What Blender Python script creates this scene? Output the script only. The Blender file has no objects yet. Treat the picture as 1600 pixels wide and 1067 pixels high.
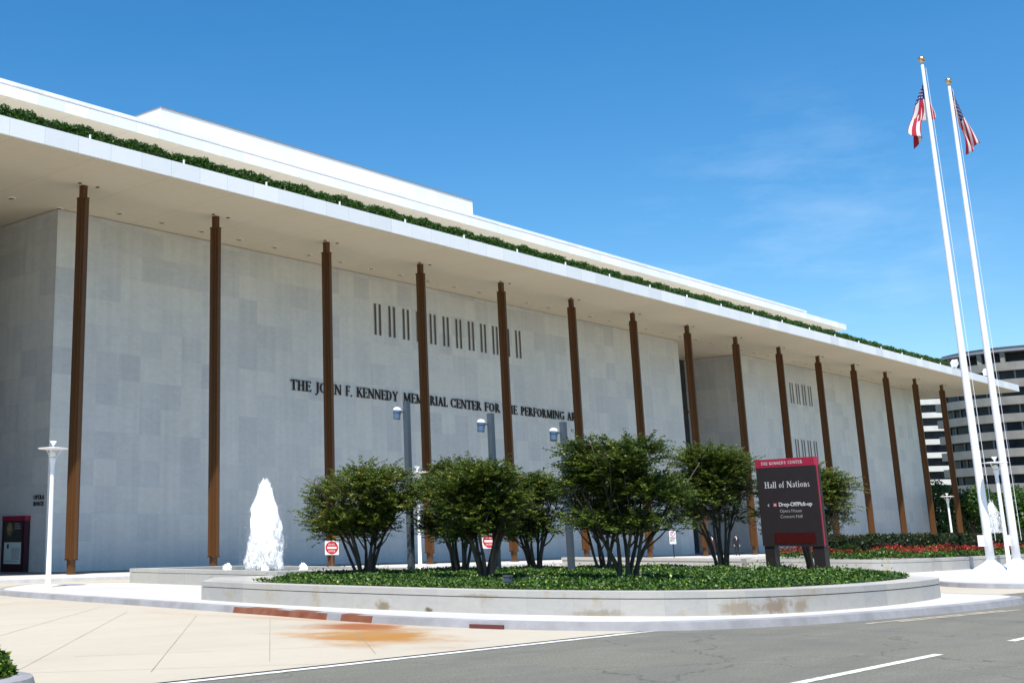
import bpy, math, random
import numpy as np
from mathutils import Vector, Matrix, noise as mnoise

S = bpy.context.scene
R = math.radians
random.seed(7)

# ---------------------------------------------------------------- camera
CAM = Vector((-36.70, -50.77, 1.58))
F_PX, PPX, PPY = 1958.5, 439.64, 353.2
cam_d = bpy.data.cameras.new('camera'); cam = bpy.data.objects.new('camera', cam_d)
S.collection.objects.link(cam); S.camera = cam
cam_d.sensor_width = 36.0; cam_d.lens = F_PX / 1600 * 36
cam_d.shift_x = (800 - PPX) / 1600; cam_d.shift_y = -(533.5 - PPY) / 1600
cam_d.clip_end = 6000; cam_d.clip_start = 0.1
yaw, pitch, roll = 0.7882, 0.2444, -0.0063
f = Vector((math.sin(yaw)*math.cos(pitch), math.cos(yaw)*math.cos(pitch), math.sin(pitch)))
r0 = Vector((math.cos(yaw), -math.sin(yaw), 0)); u0 = r0.cross(f)
r_ = math.cos(roll)*r0 + math.sin(roll)*u0; u_ = -math.sin(roll)*r0 + math.cos(roll)*u0
m = Matrix((r_, u_, -f)).transposed().to_4x4(); m.translation = CAM
cam.matrix_world = m

# ---------------------------------------------------------------- sky and sun
SUN = Vector((-0.42, -0.29, 1.0)).normalized()
elev = math.asin(SUN.z); azi = math.atan2(SUN.x, SUN.y)
W = bpy.data.worlds.new("World"); S.world = W; W.use_nodes = True
wn, wl = W.node_tree.nodes, W.node_tree.links
bg = wn['Background']
sky = wn.new('ShaderNodeTexSky'); sky.sky_type = 'NISHITA'; sky.sun_disc = False
sky.sun_elevation = elev; sky.sun_rotation = azi
sky.air_density = 1.0; sky.dust_density = 0.3; sky.ozone_density = 2.5; sky.altitude = 0
tc = wn.new('ShaderNodeTexCoord')
# thin cirrus, a property of the sky dome by direction
mp = wn.new('ShaderNodeMapping'); mp.inputs['Rotation'].default_value = (0.0, 0.30, 0.45); mp.inputs['Scale'].default_value = (2.0, 6.0, 22.0)
nz = wn.new('ShaderNodeTexNoise'); nz.inputs['Scale'].default_value = 1.3; nz.inputs['Detail'].default_value = 8; nz.inputs['Roughness'].default_value = 0.62
rp = wn.new('ShaderNodeValToRGB'); rp.color_ramp.elements[0].position = 0.47; rp.color_ramp.elements[0].color = (0,0,0,1)
rp.color_ramp.elements[1].position = 0.80; rp.color_ramp.elements[1].color = (0.16,0.16,0.16,1)
hs = wn.new('ShaderNodeHueSaturation'); hs.inputs['Saturation'].default_value = 1.38; hs.inputs['Value'].default_value = 1.16; hs.inputs['Hue'].default_value = 0.497
mx = wn.new('ShaderNodeMixRGB'); mx.inputs[2].default_value = (7.5, 8.6, 9.6, 1)
wl.new(tc.outputs['Generated'], mp.inputs[0]); wl.new(mp.outputs[0], nz.inputs['Vector']); wl.new(nz.outputs['Fac'], rp.inputs[0])
wl.new(sky.outputs[0], hs.inputs['Color']); wl.new(hs.outputs[0], mx.inputs[1]); wl.new(rp.outputs[0], mx.inputs[0])
dt = wn.new('ShaderNodeVectorMath'); dt.operation = 'DOT_PRODUCT'; dt.inputs[1].default_value = Vector((0.9100, 0.3600, 0.1990)).normalized()
wl.new(tc.outputs['Generated'], dt.inputs[0])
mk = wn.new('ShaderNodeMapRange'); mk.interpolation_type = 'SMOOTHSTEP'; mk.inputs[1].default_value = 0.988; mk.inputs[2].default_value = 0.9995; mk.inputs[3].default_value = 0.04; mk.inputs[4].default_value = 1.0
wl.new(dt.outputs['Value'], mk.inputs[0])
mm_ = wn.new('ShaderNodeMath'); mm_.operation = 'MULTIPLY'; wl.new(rp.outputs[0], mm_.inputs[0]); wl.new(mk.outputs[0], mm_.inputs[1]); wl.new(mm_.outputs[0], mx.inputs[0])
wl.new(mx.outputs[0], bg.inputs[0]); bg.inputs[1].default_value = 0.10
sl = bpy.data.lights.new('sun', 'SUN'); sl.energy = 5.0; sl.angle = R(0.53); sl.color = (1.0, 0.955, 0.88)
so = bpy.data.objects.new('sun', sl); S.collection.objects.link(so)
so.rotation_euler = SUN.to_track_quat('Z', 'Y').to_euler(); so.location = (0, 0, 60)

S.view_settings.view_transform = 'Standard'; S.view_settings.look = 'None'
S.view_settings.exposure = 0.55; S.view_settings.gamma = 1.0
S.cycles.max_bounces = 8; S.cycles.diffuse_bounces = 6; S.cycles.transparent_max_bounces = 16
S.cycles.use_adaptive_sampling = True

# ---------------------------------------------------------------- helpers
COL = S.collection

class MB:
    def __init__(s): s.v = []; s.f = []; s.mi = []
    def add(s, vs, fs, mi=0):
        b = len(s.v); s.v += [tuple(p) for p in vs]
        s.f += [tuple(b+i for i in q) for q in fs]; s.mi += [mi]*len(fs)
    def box(s, x0, y0, z0, x1, y1, z1, mi=0, mat=None):
        vs = [(x0,y0,z0),(x1,y0,z0),(x1,y1,z0),(x0,y1,z0),(x0,y0,z1),(x1,y0,z1),(x1,y1,z1),(x0,y1,z1)]
        if mat is not None: vs = [mat @ Vector(p) for p in vs]
        s.add(vs, [(0,3,2,1),(4,5,6,7),(0,1,5,4),(1,2,6,5),(2,3,7,6),(3,0,4,7)], mi)
    def prism(s, poly, z0, z1, mi=0, cap=True, mat=None, mside=None):
        n = len(poly); vs = [(p[0],p[1],z0) for p in poly] + [(p[0],p[1],z1) for p in poly]
        if mat is not None: vs = [mat @ Vector(p) for p in vs]
        b = len(s.v); s.v += [tuple(p) for p in vs]
        for i in range(n):
            j = (i+1) % n; s.f.append((b+i, b+j, b+n+j, b+n+i)); s.mi.append(mi if mside is None else mside)
        if cap:
            s.f.append(tuple(b+n+i for i in range(n))); s.mi.append(mi)
            s.f.append(tuple(b+n-1-i for i in range(n))); s.mi.append(mi)
    def lathe(s, prof, c=(0,0,0), n=20, mi=0, mat=None):
        vs = []
        for (rr, z) in prof:
            for k in range(n):
                a = 2*math.pi*k/n; vs.append((c[0]+rr*math.cos(a), c[1]+rr*math.sin(a), c[2]+z))
        if mat is not None: vs = [mat @ Vector(p) for p in vs]
        fs = []
        for i in range(len(prof)-1):
            for k in range(n):
                j = (k+1) % n; fs.append((i*n+k, i*n+j, (i+1)*n+j, (i+1)*n+k))
        fs.append(tuple(range(n-1, -1, -1))); fs.append(tuple((len(prof)-1)*n+k for k in range(n)))
        s.add(vs, fs, mi)
    def tube(s, pts, rad, n=7, mi=0):
        pts = [Vector(p) for p in pts]
        if not isinstance(rad, (list, tuple)): rad = [rad]*len(pts)
        vs = []; fs = []
        for i, p in enumerate(pts):
            t = (pts[min(i+1, len(pts)-1)] - pts[max(i-1, 0)]).normalized()
            a = t.cross(Vector((0.3, 1, 0.2))).normalized(); b = t.cross(a)
            for k in range(n):
                w = 2*math.pi*k/n; vs.append(p + (a*math.cos(w) + b*math.sin(w))*rad[i])
        for i in range(len(pts)-1):
            for k in range(n):
                j = (k+1) % n; fs.append((i*n+k, i*n+j, (i+1)*n+j, (i+1)*n+k))
        fs.append(tuple(range(n-1, -1, -1))); fs.append(tuple((len(pts)-1)*n+k for k in range(n)))
        s.add(vs, fs, mi)
    def build(s, name, mats, parent=None, smooth=False, origin=None):
        me = bpy.data.meshes.new(name)
        vs = s.v
        if origin is not None: vs = [(p[0]-origin[0], p[1]-origin[1], p[2]-origin[2]) for p in vs]
        me.from_pydata(vs, [], s.f)
        for q in (mats if isinstance(mats, (list, tuple)) else [mats]): me.materials.append(q)
        if any(s.mi): me.polygons.foreach_set('material_index', s.mi)
        if smooth: me.polygons.foreach_set('use_smooth', [True]*len(s.f))
        me.update()
        o = bpy.data.objects.new(name, me); COL.objects.link(o)
        if parent is not None: o.parent = parent
        if origin is not None: o.location = origin
        return o

def tag(o, label=None, cat=None, group=None, kind=None):
    if label: o['label'] = label
    if cat: o['category'] = cat
    if group: o['group'] = group
    if kind: o['kind'] = kind
    return o
def empty(name, loc, label, cat, group=None, rz=0):
    o = bpy.data.objects.new(name, None); COL.objects.link(o); o.location = loc; o.rotation_euler = (0,0,rz)
    return tag(o, label, cat, group)
def copy_tree(o, parent=None):
    c = o.copy(); COL.objects.link(c)
    if parent is not None: c.parent = parent
    for ch in o.children: copy_tree(ch, c)
    return c

# ---- materials
def mat(name, col, rough=0.7, var=0.0, vscale=2.0, bump=0.0, bscale=20.0, metal=0.0, spec=0.4, detail=5, stretch=None, col2=None):
    m = bpy.data.materials.new(name); m.use_nodes = True
    n, l = m.node_tree.nodes, m.node_tree.links; b = n['Principled BSDF']
    b.inputs['Base Color'].default_value = (*col, 1); b.inputs['Roughness'].default_value = rough
    b.inputs['Metallic'].default_value = metal; b.inputs['Specular IOR Level'].default_value = spec
    g = n.new('ShaderNodeNewGeometry'); src = g.outputs['Position']
    if stretch:
        mm = n.new('ShaderNodeMapping'); mm.inputs['Scale'].default_value = stretch; l.new(src, mm.inputs[0]); src = mm.outputs[0]
    if var:
        t = n.new('ShaderNodeTexNoise'); t.inputs['Scale'].default_value = vscale; t.inputs['Detail'].default_value = detail
        t.inputs['Roughness'].default_value = 0.6
        l.new(src, t.inputs['Vector'])
        x = n.new('ShaderNodeMixRGB'); c2 = col2 or tuple(c*(1-var) for c in col)
        x.inputs[1].default_value = (*[min(1, c*(1+var*0.5)) for c in col], 1) if not col2 else (*col, 1); x.inputs[2].default_value = (*c2, 1)
        rr = n.new('ShaderNodeMapRange'); rr.inputs[1].default_value = 0.35; rr.inputs[2].default_value = 0.65
        l.new(t.outputs['Fac'], rr.inputs[0]); l.new(rr.outputs[0], x.inputs[0]); l.new(x.outputs[0], b.inputs['Base Color'])
    if bump:
        t = n.new('ShaderNodeTexNoise'); t.inputs['Scale'].default_value = bscale; t.inputs['Detail'].default_value = 4
        l.new(src, t.inputs['Vector'])
        bp = n.new('ShaderNodeBump'); bp.inputs['Strength'].default_value = bump; bp.inputs['Distance'].default_value = 0.02
        l.new(t.outputs['Fac'], bp.inputs['Height']); l.new(bp.outputs[0], b.inputs['Normal'])
    return m

def math_node(n, l, op, a, b=None, c=None):
    x = n.new('ShaderNodeMath'); x.operation = op
    for i, q in enumerate((a, b, c)):
        if q is None: continue
        if isinstance(q, (int, float)): x.inputs[i].default_value = q
        else: l.new(q, x.inputs[i])
    return x.outputs[0]

def panel_mat(name, col, pw, ph, ox, oz, tone=0.10, axis='XZ', joint=0.012, jdark=0.82, vein=0.10, rough=0.45, tint=(0.95,0.97,1.03), streak=0.0, spots=0.0, offset=0.0, freq=1.0):
    """stone panels: tone differs panel to panel, thin joints, soft veining"""
    m = bpy.data.materials.new(name); m.use_nodes = True
    n, l = m.node_tree.nodes, m.node_tree.links; b = n['Principled BSDF']; b.inputs['Roughness'].default_value = rough
    b.inputs['Specular IOR Level'].default_value = 0.35
    g = n.new('ShaderNodeNewGeometry'); sp = n.new('ShaderNodeSeparateXYZ'); l.new(g.outputs['Position'], sp.inputs[0])
    X = sp.outputs[0]; Y = sp.outputs[1]; Z = sp.outputs[2]
    if axis == 'XZ': A, B = X, Z
    elif axis == 'YZ': A, B = Y, Z
    elif axis == 'XY': A, B = X, Y
    else: A, B = math_node(n, l, 'ADD', X, math_node(n, l, 'MULTIPLY', Y, -1.0)), Z
    B1 = math_node(n, l, 'DIVIDE', math_node(n, l, 'SUBTRACT', B, oz), ph)
    row = math_node(n, l, 'FLOOR', B1)
    A1 = math_node(n, l, 'DIVIDE', math_node(n, l, 'SUBTRACT', A, ox), pw)
    if offset: A1 = math_node(n, l, 'ADD', A1, math_node(n, l, 'MULTIPLY', math_node(n, l, 'MODULO', row, 2.0), offset))
    ia = math_node(n, l, 'FLOOR', A1)
    fa = math_node(n, l, 'FRACT', A1); fb = math_node(n, l, 'FRACT', B1)
    cb = n.new('ShaderNodeCombineXYZ'); l.new(ia, cb.inputs[0]); l.new(row, cb.inputs[1])
    wn_ = n.new('ShaderNodeTexWhiteNoise'); wn_.noise_dimensions = '3D'; l.new(cb.outputs[0], wn_.inputs['Vector'])
    # veins, shifted per panel
    off = n.new('ShaderNodeVectorMath'); off.operation = 'MULTIPLY_ADD'; off.inputs[1].default_value = (7, 7, 7)
    l.new(wn_.outputs['Color'], off.inputs[0]); l.new(g.outputs['Position'], off.inputs[2])
    mp_ = n.new('ShaderNodeMapping'); mp_.inputs['Rotation'].default_value = (0.3, 0.6, 0.4); mp_.inputs['Scale'].default_value = (1.0, 1.0, 2.2)
    l.new(off.outputs[0], mp_.inputs[0])
    t = n.new('ShaderNodeTexNoise'); t.inputs['Scale'].default_value = 1.6*freq; t.inputs['Detail'].default_value = 7; t.inputs['Distortion'].default_value = 1.2
    l.new(mp_.outputs[0], t.inputs['Vector'])
    big = n.new('ShaderNodeTexNoise'); big.inputs['Scale'].default_value = 0.12; big.inputs['Detail'].default_value = 3; l.new(g.outputs['Position'], big.inputs['Vector'])
    # only some panels differ
    pw3 = math_node(n, l, 'POWER', wn_.outputs['Value'], 1.8)
    k = math_node(n, l, 'MULTIPLY', pw3, -tone)
    k = math_node(n, l, 'ADD', k, math_node(n, l, 'MULTIPLY', math_node(n, l, 'SUBTRACT', t.outputs['Fac'], 0.5), vein*2))
    k = math_node(n, l, 'ADD', k, math_node(n, l, 'MULTIPLY', math_node(n, l, 'SUBTRACT', big.outputs['Fac'], 0.5), 0.16))
    if streak:
        ms = n.new('ShaderNodeMapping'); ms.inputs['Scale'].default_value = (2.4, 2.4, 0.12); l.new(g.outputs['Position'], ms.inputs[0])
        ts = n.new('ShaderNodeTexNoise'); ts.inputs['Scale'].default_value = 1.0; ts.inputs['Detail'].default_value = 6; l.new(ms.outputs[0], ts.inputs['Vector'])
        k = math_node(n, l, 'ADD', k, math_node(n, l, 'MULTIPLY', math_node(n, l, 'SUBTRACT', ts.outputs['Fac'], 0.5), streak*2))
    k = math_node(n, l, 'ADD', k, 1.0)
    ja = math_node(n, l, 'LESS_THAN', math_node(n, l, 'MINIMUM', fa, math_node(n, l, 'SUBTRACT', 1.0, fa)), joint/pw/2)
    jb = math_node(n, l, 'LESS_THAN', math_node(n, l, 'MINIMUM', fb, math_node(n, l, 'SUBTRACT', 1.0, fb)), joint/ph/2)
    j = math_node(n, l, 'MAXIMUM', ja, jb)
    k = math_node(n, l, 'MULTIPLY', k, math_node(n, l, 'SUBTRACT', 1.0, math_node(n, l, 'MULTIPLY', j, 1-jdark)))
    base = n.new('ShaderNodeMixRGB'); base.inputs[1].default_value = (*col, 1)
    base.inputs[2].default_value = (col[0]*tint[0], col[1]*tint[1], col[2]*tint[2], 1)
    l.new(wn_.outputs['Value'], base.inputs[0])
    vm = n.new('ShaderNodeVectorMath'); vm.operation = 'SCALE'; l.new(base.outputs[0], vm.inputs[0]); l.new(k, vm.inputs['Scale'])
    out = vm.outputs[0]
    if spots:
        s2 = n.new('ShaderNodeTexNoise'); s2.inputs['Scale'].default_value = 1.1; s2.inputs['Detail'].default_value = 6; s2.inputs['Roughness'].default_value = 0.7
        l.new(g.outputs['Position'], s2.inputs['Vector'])
        sr = n.new('ShaderNodeMapRange'); sr.inputs[1].default_value = 0.57; sr.inputs[2].default_value = 0.70; sr.inputs[4].default_value = spots
        l.new(s2.outputs['Fac'], sr.inputs[0])
        sx = n.new('ShaderNodeMixRGB'); sx.inputs[2].default_value = (0.30, 0.22, 0.11, 1)
        l.new(sr.outputs[0], sx.inputs[0]); l.new(out, sx.inputs[1]); out = sx.outputs[0]
    l.new(out, b.inputs['Base Color'])
    return m

def leaf_mat(name, c1, c2, c3=None, rough=0.45, trans=0.3):
    m = bpy.data.materials.new(name); m.use_nodes = True
    n, l = m.node_tree.nodes, m.node_tree.links; b = n['Principled BSDF']; b.inputs['Roughness'].default_value = rough
    b.inputs['Specular IOR Level'].default_value = 0.35
    a = n.new('ShaderNodeAttribute'); a.attribute_name = 'tint'
    rp = n.new('ShaderNodeValToRGB'); e = rp.color_ramp.elements
    e[0].color = (*c1, 1); e[1].color = (*c2, 1); e[1].position = 0.8
    if c3: q = rp.color_ramp.elements.new(1.0); q.color = (*c3, 1); e[1].position = 0.85
    l.new(a.outputs['Fac'], rp.inputs[0]); l.new(rp.outputs[0], b.inputs['Base Color'])
    tr = n.new('ShaderNodeBsdfTranslucent'); l.new(rp.outputs[0], tr.inputs[0])
    ad = n.new('ShaderNodeMixShader'); ad.inputs[0].default_value = trans
    l.new(b.outputs[0], ad.inputs[1]); l.new(tr.outputs[0], ad.inputs[2]); l.new(ad.outputs[0], n['Material Output'].inputs[0])
    return m

M = {}
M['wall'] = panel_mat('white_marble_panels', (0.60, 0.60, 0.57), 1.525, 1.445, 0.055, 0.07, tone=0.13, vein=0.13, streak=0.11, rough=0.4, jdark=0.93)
M['wall_y'] = panel_mat('white_marble_panels_side', (0.60, 0.60, 0.57), 1.525, 1.445, 0.0, 0.07, tone=0.12, axis='YZ', vein=0.13, streak=0.11, rough=0.4)
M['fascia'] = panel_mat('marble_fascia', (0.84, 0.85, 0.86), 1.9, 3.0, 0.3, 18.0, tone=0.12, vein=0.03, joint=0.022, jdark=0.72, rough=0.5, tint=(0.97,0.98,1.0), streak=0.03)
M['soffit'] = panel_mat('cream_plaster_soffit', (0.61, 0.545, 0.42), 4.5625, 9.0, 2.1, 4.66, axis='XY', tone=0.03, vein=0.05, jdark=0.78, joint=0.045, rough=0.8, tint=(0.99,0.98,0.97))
M['bronze'] = mat('weathered_bronze', (0.108, 0.045, 0.0135), 0.5, 0.10, 1.2, metal=0.15, stretch=(2,2,0.15))
M['dark'] = mat('dark_recess', (0.03, 0.03, 0.033), 0.6)
M['slot'] = mat('bronze_slot', (0.07, 0.055, 0.045), 0.6)
M['letter'] = mat('black_bronze_letter', (0.012, 0.010, 0.012), 0.6)
M['glass'] = mat('dark_glass', (0.02, 0.025, 0.035), 0.08, spec=0.6)
def asphalt_mat():
    m = mat('asphalt', (0.178, 0.172, 0.140), 0.92, 0.34, 26, 0.9, 70, detail=8)
    n, l = m.node_tree.nodes, m.node_tree.links; b = n['Principled BSDF']; src = b.inputs['Base Color'].links[0].from_socket
    g = n.new('ShaderNodeNewGeometry')
    for sc, loc, lo, hi, amt, colr, st in ((0.5, 0, 0.42, 0.66, 0.45, (0.105,0.103,0.090), (0.12,0.9,1)), (1.6, 5, 0.50, 0.72, 0.35, (0.22,0.22,0.195), (0.3,0.8,1)), (0.22, 9, 0.5, 0.6, 0.22, (0.10,0.105,0.10), (1,1,1))):
        mp = n.new('ShaderNodeMapping'); mp.inputs['Scale'].default_value = st; mp.inputs['Location'].default_value = (loc,loc,0); l.new(g.outputs['Position'], mp.inputs[0])
        t = n.new('ShaderNodeTexNoise'); t.inputs['Scale'].default_value = sc*2; t.inputs['Detail'].default_value = 8; t.inputs['Roughness'].default_value = 0.65; l.new(mp.outputs[0], t.inputs['Vector'])
        mr = n.new('ShaderNodeMapRange'); mr.inputs[1].default_value = lo; mr.inputs[2].default_value = hi; mr.inputs[4].default_value = amt; l.new(t.outputs['Fac'], mr.inputs[0])
        x = n.new('ShaderNodeMixRGB'); x.inputs[2].default_value = (*colr, 1); l.new(mr.outputs[0], x.inputs[0]); l.new(src, x.inputs[1]); src = x.outputs[0]
    v = n.new('ShaderNodeTexVoronoi'); v.feature = 'DISTANCE_TO_EDGE'; v.inputs['Scale'].default_value = 0.22
    t = n.new('ShaderNodeTexNoise'); t.inputs['Scale'].default_value = 1.2; t.inputs['Detail'].default_value = 6; l.new(g.outputs['Position'], t.inputs['Vector'])
    vm = n.new('ShaderNodeVectorMath'); vm.operation = 'MULTIPLY_ADD'; vm.inputs[1].default_value = (1.6,1.6,0); l.new(t.outputs['Color'], vm.inputs[0]); l.new(g.outputs['Position'], vm.inputs[2]); l.new(vm.outputs[0], v.inputs['Vector'])
    lt = math_node(n, l, 'LESS_THAN', v.outputs['Distance'], 0.0035); x = n.new('ShaderNodeMixRGB'); x.inputs[2].default_value = (0.06,0.06,0.058,1)
    l.new(math_node(n, l, 'MULTIPLY', lt, 0.6), x.inputs[0]); l.new(src, x.inputs[1]); l.new(x.outputs[0], b.inputs['Base Color']); return m
M['asphalt'] = asphalt_mat()
M['white'] = mat('white_paint', (0.82, 0.82, 0.84), 0.35, 0.05, 1.5)
M['roadline'] = mat('road_paint', (0.66, 0.66, 0.62), 0.8, 0.35, 6)
M['oldline'] = mat('worn_line', (0.42, 0.37, 0.29), 0.8, 0.35, 3)
M['kerb'] = mat('granite_kerb', (0.27, 0.27, 0.285), 0.8, 0.2, 1.5, 0.3, 40)
M['kerb_red'] = mat('red_painted_kerb', (0.15, 0.040, 0.018), 0.8, 0.45, 2.5, col2=(0.20, 0.085, 0.05))
M['pave'] = panel_mat('white_paving', (0.50, 0.48, 0.45), 3.0, 3.0, 0.4, 0.9, axis='XY', tone=0.06, vein=0.04, joint=0.02, jdark=0.86, rough=0.8)
M['soil'] = mat('soil', (0.028, 0.026, 0.015), 0.95, 0.4, 4)
M['grey_pole'] = mat('slate_painted_steel', (0.072, 0.092, 0.115), 0.45, 0.1, 1, metal=0.2)
M['lamp_blue'] = mat('blue_grey_lamp_shell', (0.12, 0.18, 0.25), 0.3, metal=0.5)
M['gold'] = mat('gilded_ball', (0.75, 0.50, 0.28), 0.25, metal=0.9)
M['bark'] = mat('smooth_bark', (0.085, 0.068, 0.052), 0.8, 0.45, 5, 0.3, 20, stretch=(1,1,0.4))
M['leaf'] = leaf_mat('myrtle_leaf', (0.020, 0.044, 0.008), (0.140, 0.190, 0.026), (0.27, 0.21, 0.04), trans=0.25)
M['cover'] = leaf_mat('ivy_leaf', (0.012, 0.040, 0.008), (0.105, 0.205, 0.022), (0.36, 0.42, 0.07), trans=0.2)
M['hedge'] = leaf_mat('roof_hedge_leaf', (0.014, 0.050, 0.008), (0.060, 0.145, 0.016))
M['barberry'] = leaf_mat('hedge_leaf', (0.012, 0.026, 0.008), (0.040, 0.055, 0.014), (0.13, 0.045, 0.022))
M['redflower'] = leaf_mat('red_petal', (0.16, 0.010, 0.008), (0.33, 0.020, 0.012), trans=0.15)
M['farleaf'] = leaf_mat('far_tree_leaf', (0.012, 0.042, 0.008), (0.055, 0.125, 0.018))
M['concrete'] = mat('balcony_concrete', (0.25, 0.24, 0.215), 0.8, 0.15, 0.4)
M['concrete_far'] = mat('pale_balcony_concrete', (0.66, 0.64, 0.60), 0.8, 0.1, 0.4)
M['sign'] = mat('dark_brown_enamel', (0.026, 0.019, 0.020), 0.4, 0.1, 2)
M['sign_red'] = mat('crimson_enamel', (0.36, 0.016, 0.050), 0.4)
M['led'] = mat('dark_red_display', (0.06, 0.004, 0.004), 0.3, 0.4, 14)
M['txt'] = mat('white_lettering', (0.55, 0.53, 0.52), 0.6)
M['txt_dim'] = mat('grey_lettering', (0.26, 0.25, 0.25), 0.6)
M['sign_white'] = mat('sign_white', (0.75, 0.74, 0.74), 0.4)
M['black'] = mat('black', (0.01, 0.01, 0.012), 0.5)
M['basin'] = panel_mat('basin_stone', (0.38, 0.37, 0.335), 1.5, 2.0, 0.2, -1.0, axis='D', tone=0.10, vein=0.12, joint=0.012, jdark=0.8, rough=0.7, spots=0.45, freq=1.6)
M['planter'] = panel_mat('planter_stone', (0.40, 0.385, 0.35), 1.25, 2.0, 0.2, -1.0, axis='D', tone=0.12, vein=0.12, joint=0.012, jdark=0.85, rough=0.7, spots=0.6, freq=1.6)

def drive_mat():
    m = panel_mat('cream_concrete', (0.435, 0.387, 0.308), 40.0, 40.0, -62.0, -86.7, axis='XY', tone=0.0, vein=0.06, joint=0.001, jdark=1.0, rough=0.85, tint=(0.97,0.98,1.0))
    n, l = m.node_tree.nodes, m.node_tree.links; b = n['Principled BSDF']
    src = b.inputs['Base Color'].links[0].from_socket
    g = n.new('ShaderNodeNewGeometry')
    ns = n.new('ShaderNodeTexNoise'); ns.inputs['Scale'].default_value = 0.55; ns.inputs['Detail'].default_value = 7; ns.inputs['Roughness'].default_value = 0.65
    l.new(g.outputs['Position'], ns.inputs['Vector'])
    # rust run-off from the kerb: an elongated patch whose edge is broken by noise
    def blob(cx, cy, rx, ry, ang):
        mp = n.new('ShaderNodeMapping'); mp.vector_type = 'TEXTURE'; mp.inputs['Location'].default_value = (cx, cy, -0.15)
        mp.inputs['Rotation'].default_value = (0, 0, ang); mp.inputs['Scale'].default_value = (rx, ry, 1)
        l.new(g.outputs['Position'], mp.inputs[0])
        ln = n.new('ShaderNodeVectorMath'); ln.operation = 'LENGTH'; l.new(mp.outputs[0], ln.inputs[0])
        d = math_node(n, l, 'ADD', ln.outputs['Value'], math_node(n, l, 'MULTIPLY', math_node(n, l, 'SUBTRACT', ns.outputs['Fac'], 0.5), 2.2))
        mr = n.new('ShaderNodeMapRange'); mr.interpolation_type = 'SMOOTHSTEP'; mr.inputs[1].default_value = 1.15; mr.inputs[2].default_value = 0.25
        mr.inputs[3].default_value = 0.0; mr.inputs[4].default_value = 1.0; l.new(d, mr.inputs[0]); return mr.outputs[0]
    for (args, c, w) in (((-18.2, -34.7, 3.0, 1.6, 0.9), (0.33, 0.155, 0.030), 1.0), ((-16.7, -33.0, 1.7, 1.0, 0.8), (0.27, 0.095, 0.03), 1.0), ((-15.9, -30.5, 0.42, 4.6, 0.06), (0.42, 0.24, 0.13), 0.6)):
        fac = math_node(n, l, 'MULTIPLY', blob(*args), w)
        mx = n.new('ShaderNodeMixRGB'); mx.inputs[2].default_value = (*c, 1); l.new(fac, mx.inputs[0]); l.new(src, mx.inputs[1]); src = mx.outputs[0]
    # faint traffic dirt
    mp = n.new('ShaderNodeMapping'); mp.inputs['Scale'].default_value = (0.10, 0.55, 1); mp.inputs['Rotation'].default_value = (0, 0, 0.35); l.new(g.outputs['Position'], mp.inputs[0])
    t = n.new('ShaderNodeTexNoise'); t.inputs['Scale'].default_value = 1.0; t.inputs['Detail'].default_value = 8; l.new(mp.outputs[0], t.inputs['Vector'])
    mr = n.new('ShaderNodeMapRange'); mr.inputs[1].default_value = 0.45; mr.inputs[2].default_value = 0.72; mr.inputs[4].default_value = 0.30; l.new(t.outputs['Fac'], mr.inputs[0])
    mx = n.new('ShaderNodeMixRGB'); mx.inputs[2].default_value = (0.30, 0.27, 0.22, 1); l.new(mr.outputs[0], mx.inputs[0]); l.new(src, mx.inputs[1])
    l.new(mx.outputs[0], b.inputs['Base Color'])
    return m
M['drive'] = drive_mat()

M['joint'] = mat('joint_sealant', (0.25, 0.22, 0.175), 0.9, 0.4, 0.8)
def stain(m, blobs):
    n, l = m.node_tree.nodes, m.node_tree.links; b = n['Principled BSDF']; src = b.inputs['Base Color'].links[0].from_socket
    g = n.new('ShaderNodeNewGeometry'); ns = n.new('ShaderNodeTexNoise'); ns.inputs['Scale'].default_value = 5; ns.inputs['Detail'].default_value = 7; ns.inputs['Roughness'].default_value = 0.7; l.new(g.outputs['Position'], ns.inputs['Vector'])
    for (c, rad, col, w) in blobs:
        mp = n.new('ShaderNodeMapping'); mp.vector_type = 'TEXTURE'; mp.inputs['Location'].default_value = c; mp.inputs['Scale'].default_value = rad; l.new(g.outputs['Position'], mp.inputs[0])
        ln_ = n.new('ShaderNodeVectorMath'); ln_.operation = 'LENGTH'; l.new(mp.outputs[0], ln_.inputs[0])
        d = math_node(n, l, 'ADD', ln_.outputs['Value'], math_node(n, l, 'MULTIPLY', math_node(n, l, 'SUBTRACT', ns.outputs['Fac'], 0.5), 2.4))
        mr = n.new('ShaderNodeMapRange'); mr.interpolation_type = 'SMOOTHSTEP'; mr.inputs[1].default_value = 1.15; mr.inputs[2].default_value = 0.35; mr.inputs[3].default_value = 0.0; mr.inputs[4].default_value = w; l.new(d, mr.inputs[0])
        x = n.new('ShaderNodeMixRGB'); x.inputs[2].default_value = (*col, 1); l.new(mr.outputs[0], x.inputs[0]); l.new(src, x.inputs[1]); src = x.outputs[0]
    l.new(src, b.inputs['Base Color'])
stain(M['planter'], [((-10.9,-38.35,0.14),(0.55,0.5,0.20),(0.20,0.145,0.075),0.6), ((-10.0,-38.75,0.16),(0.50,0.5,0.20),(0.17,0.11,0.06),0.7), ((-9.3,-38.95,0.14),(0.32,0.5,0.18),(0.20,0.145,0.075),0.6), ((-13.93,-31.3,0.06),(0.4,0.22,0.14),(0.17,0.12,0.06),0.75), ((-13.9,-32.6,0.03),(0.4,0.12,0.07),(0.10,0.07,0.03),0.9), ((-12.9,-36.3,0.05),(0.6,0.7,0.10),(0.20,0.15,0.09),0.6), ((-13.6,-33.9,0.36),(0.6,0.6,0.05),(0.22,0.17,0.11),0.6)])
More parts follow.
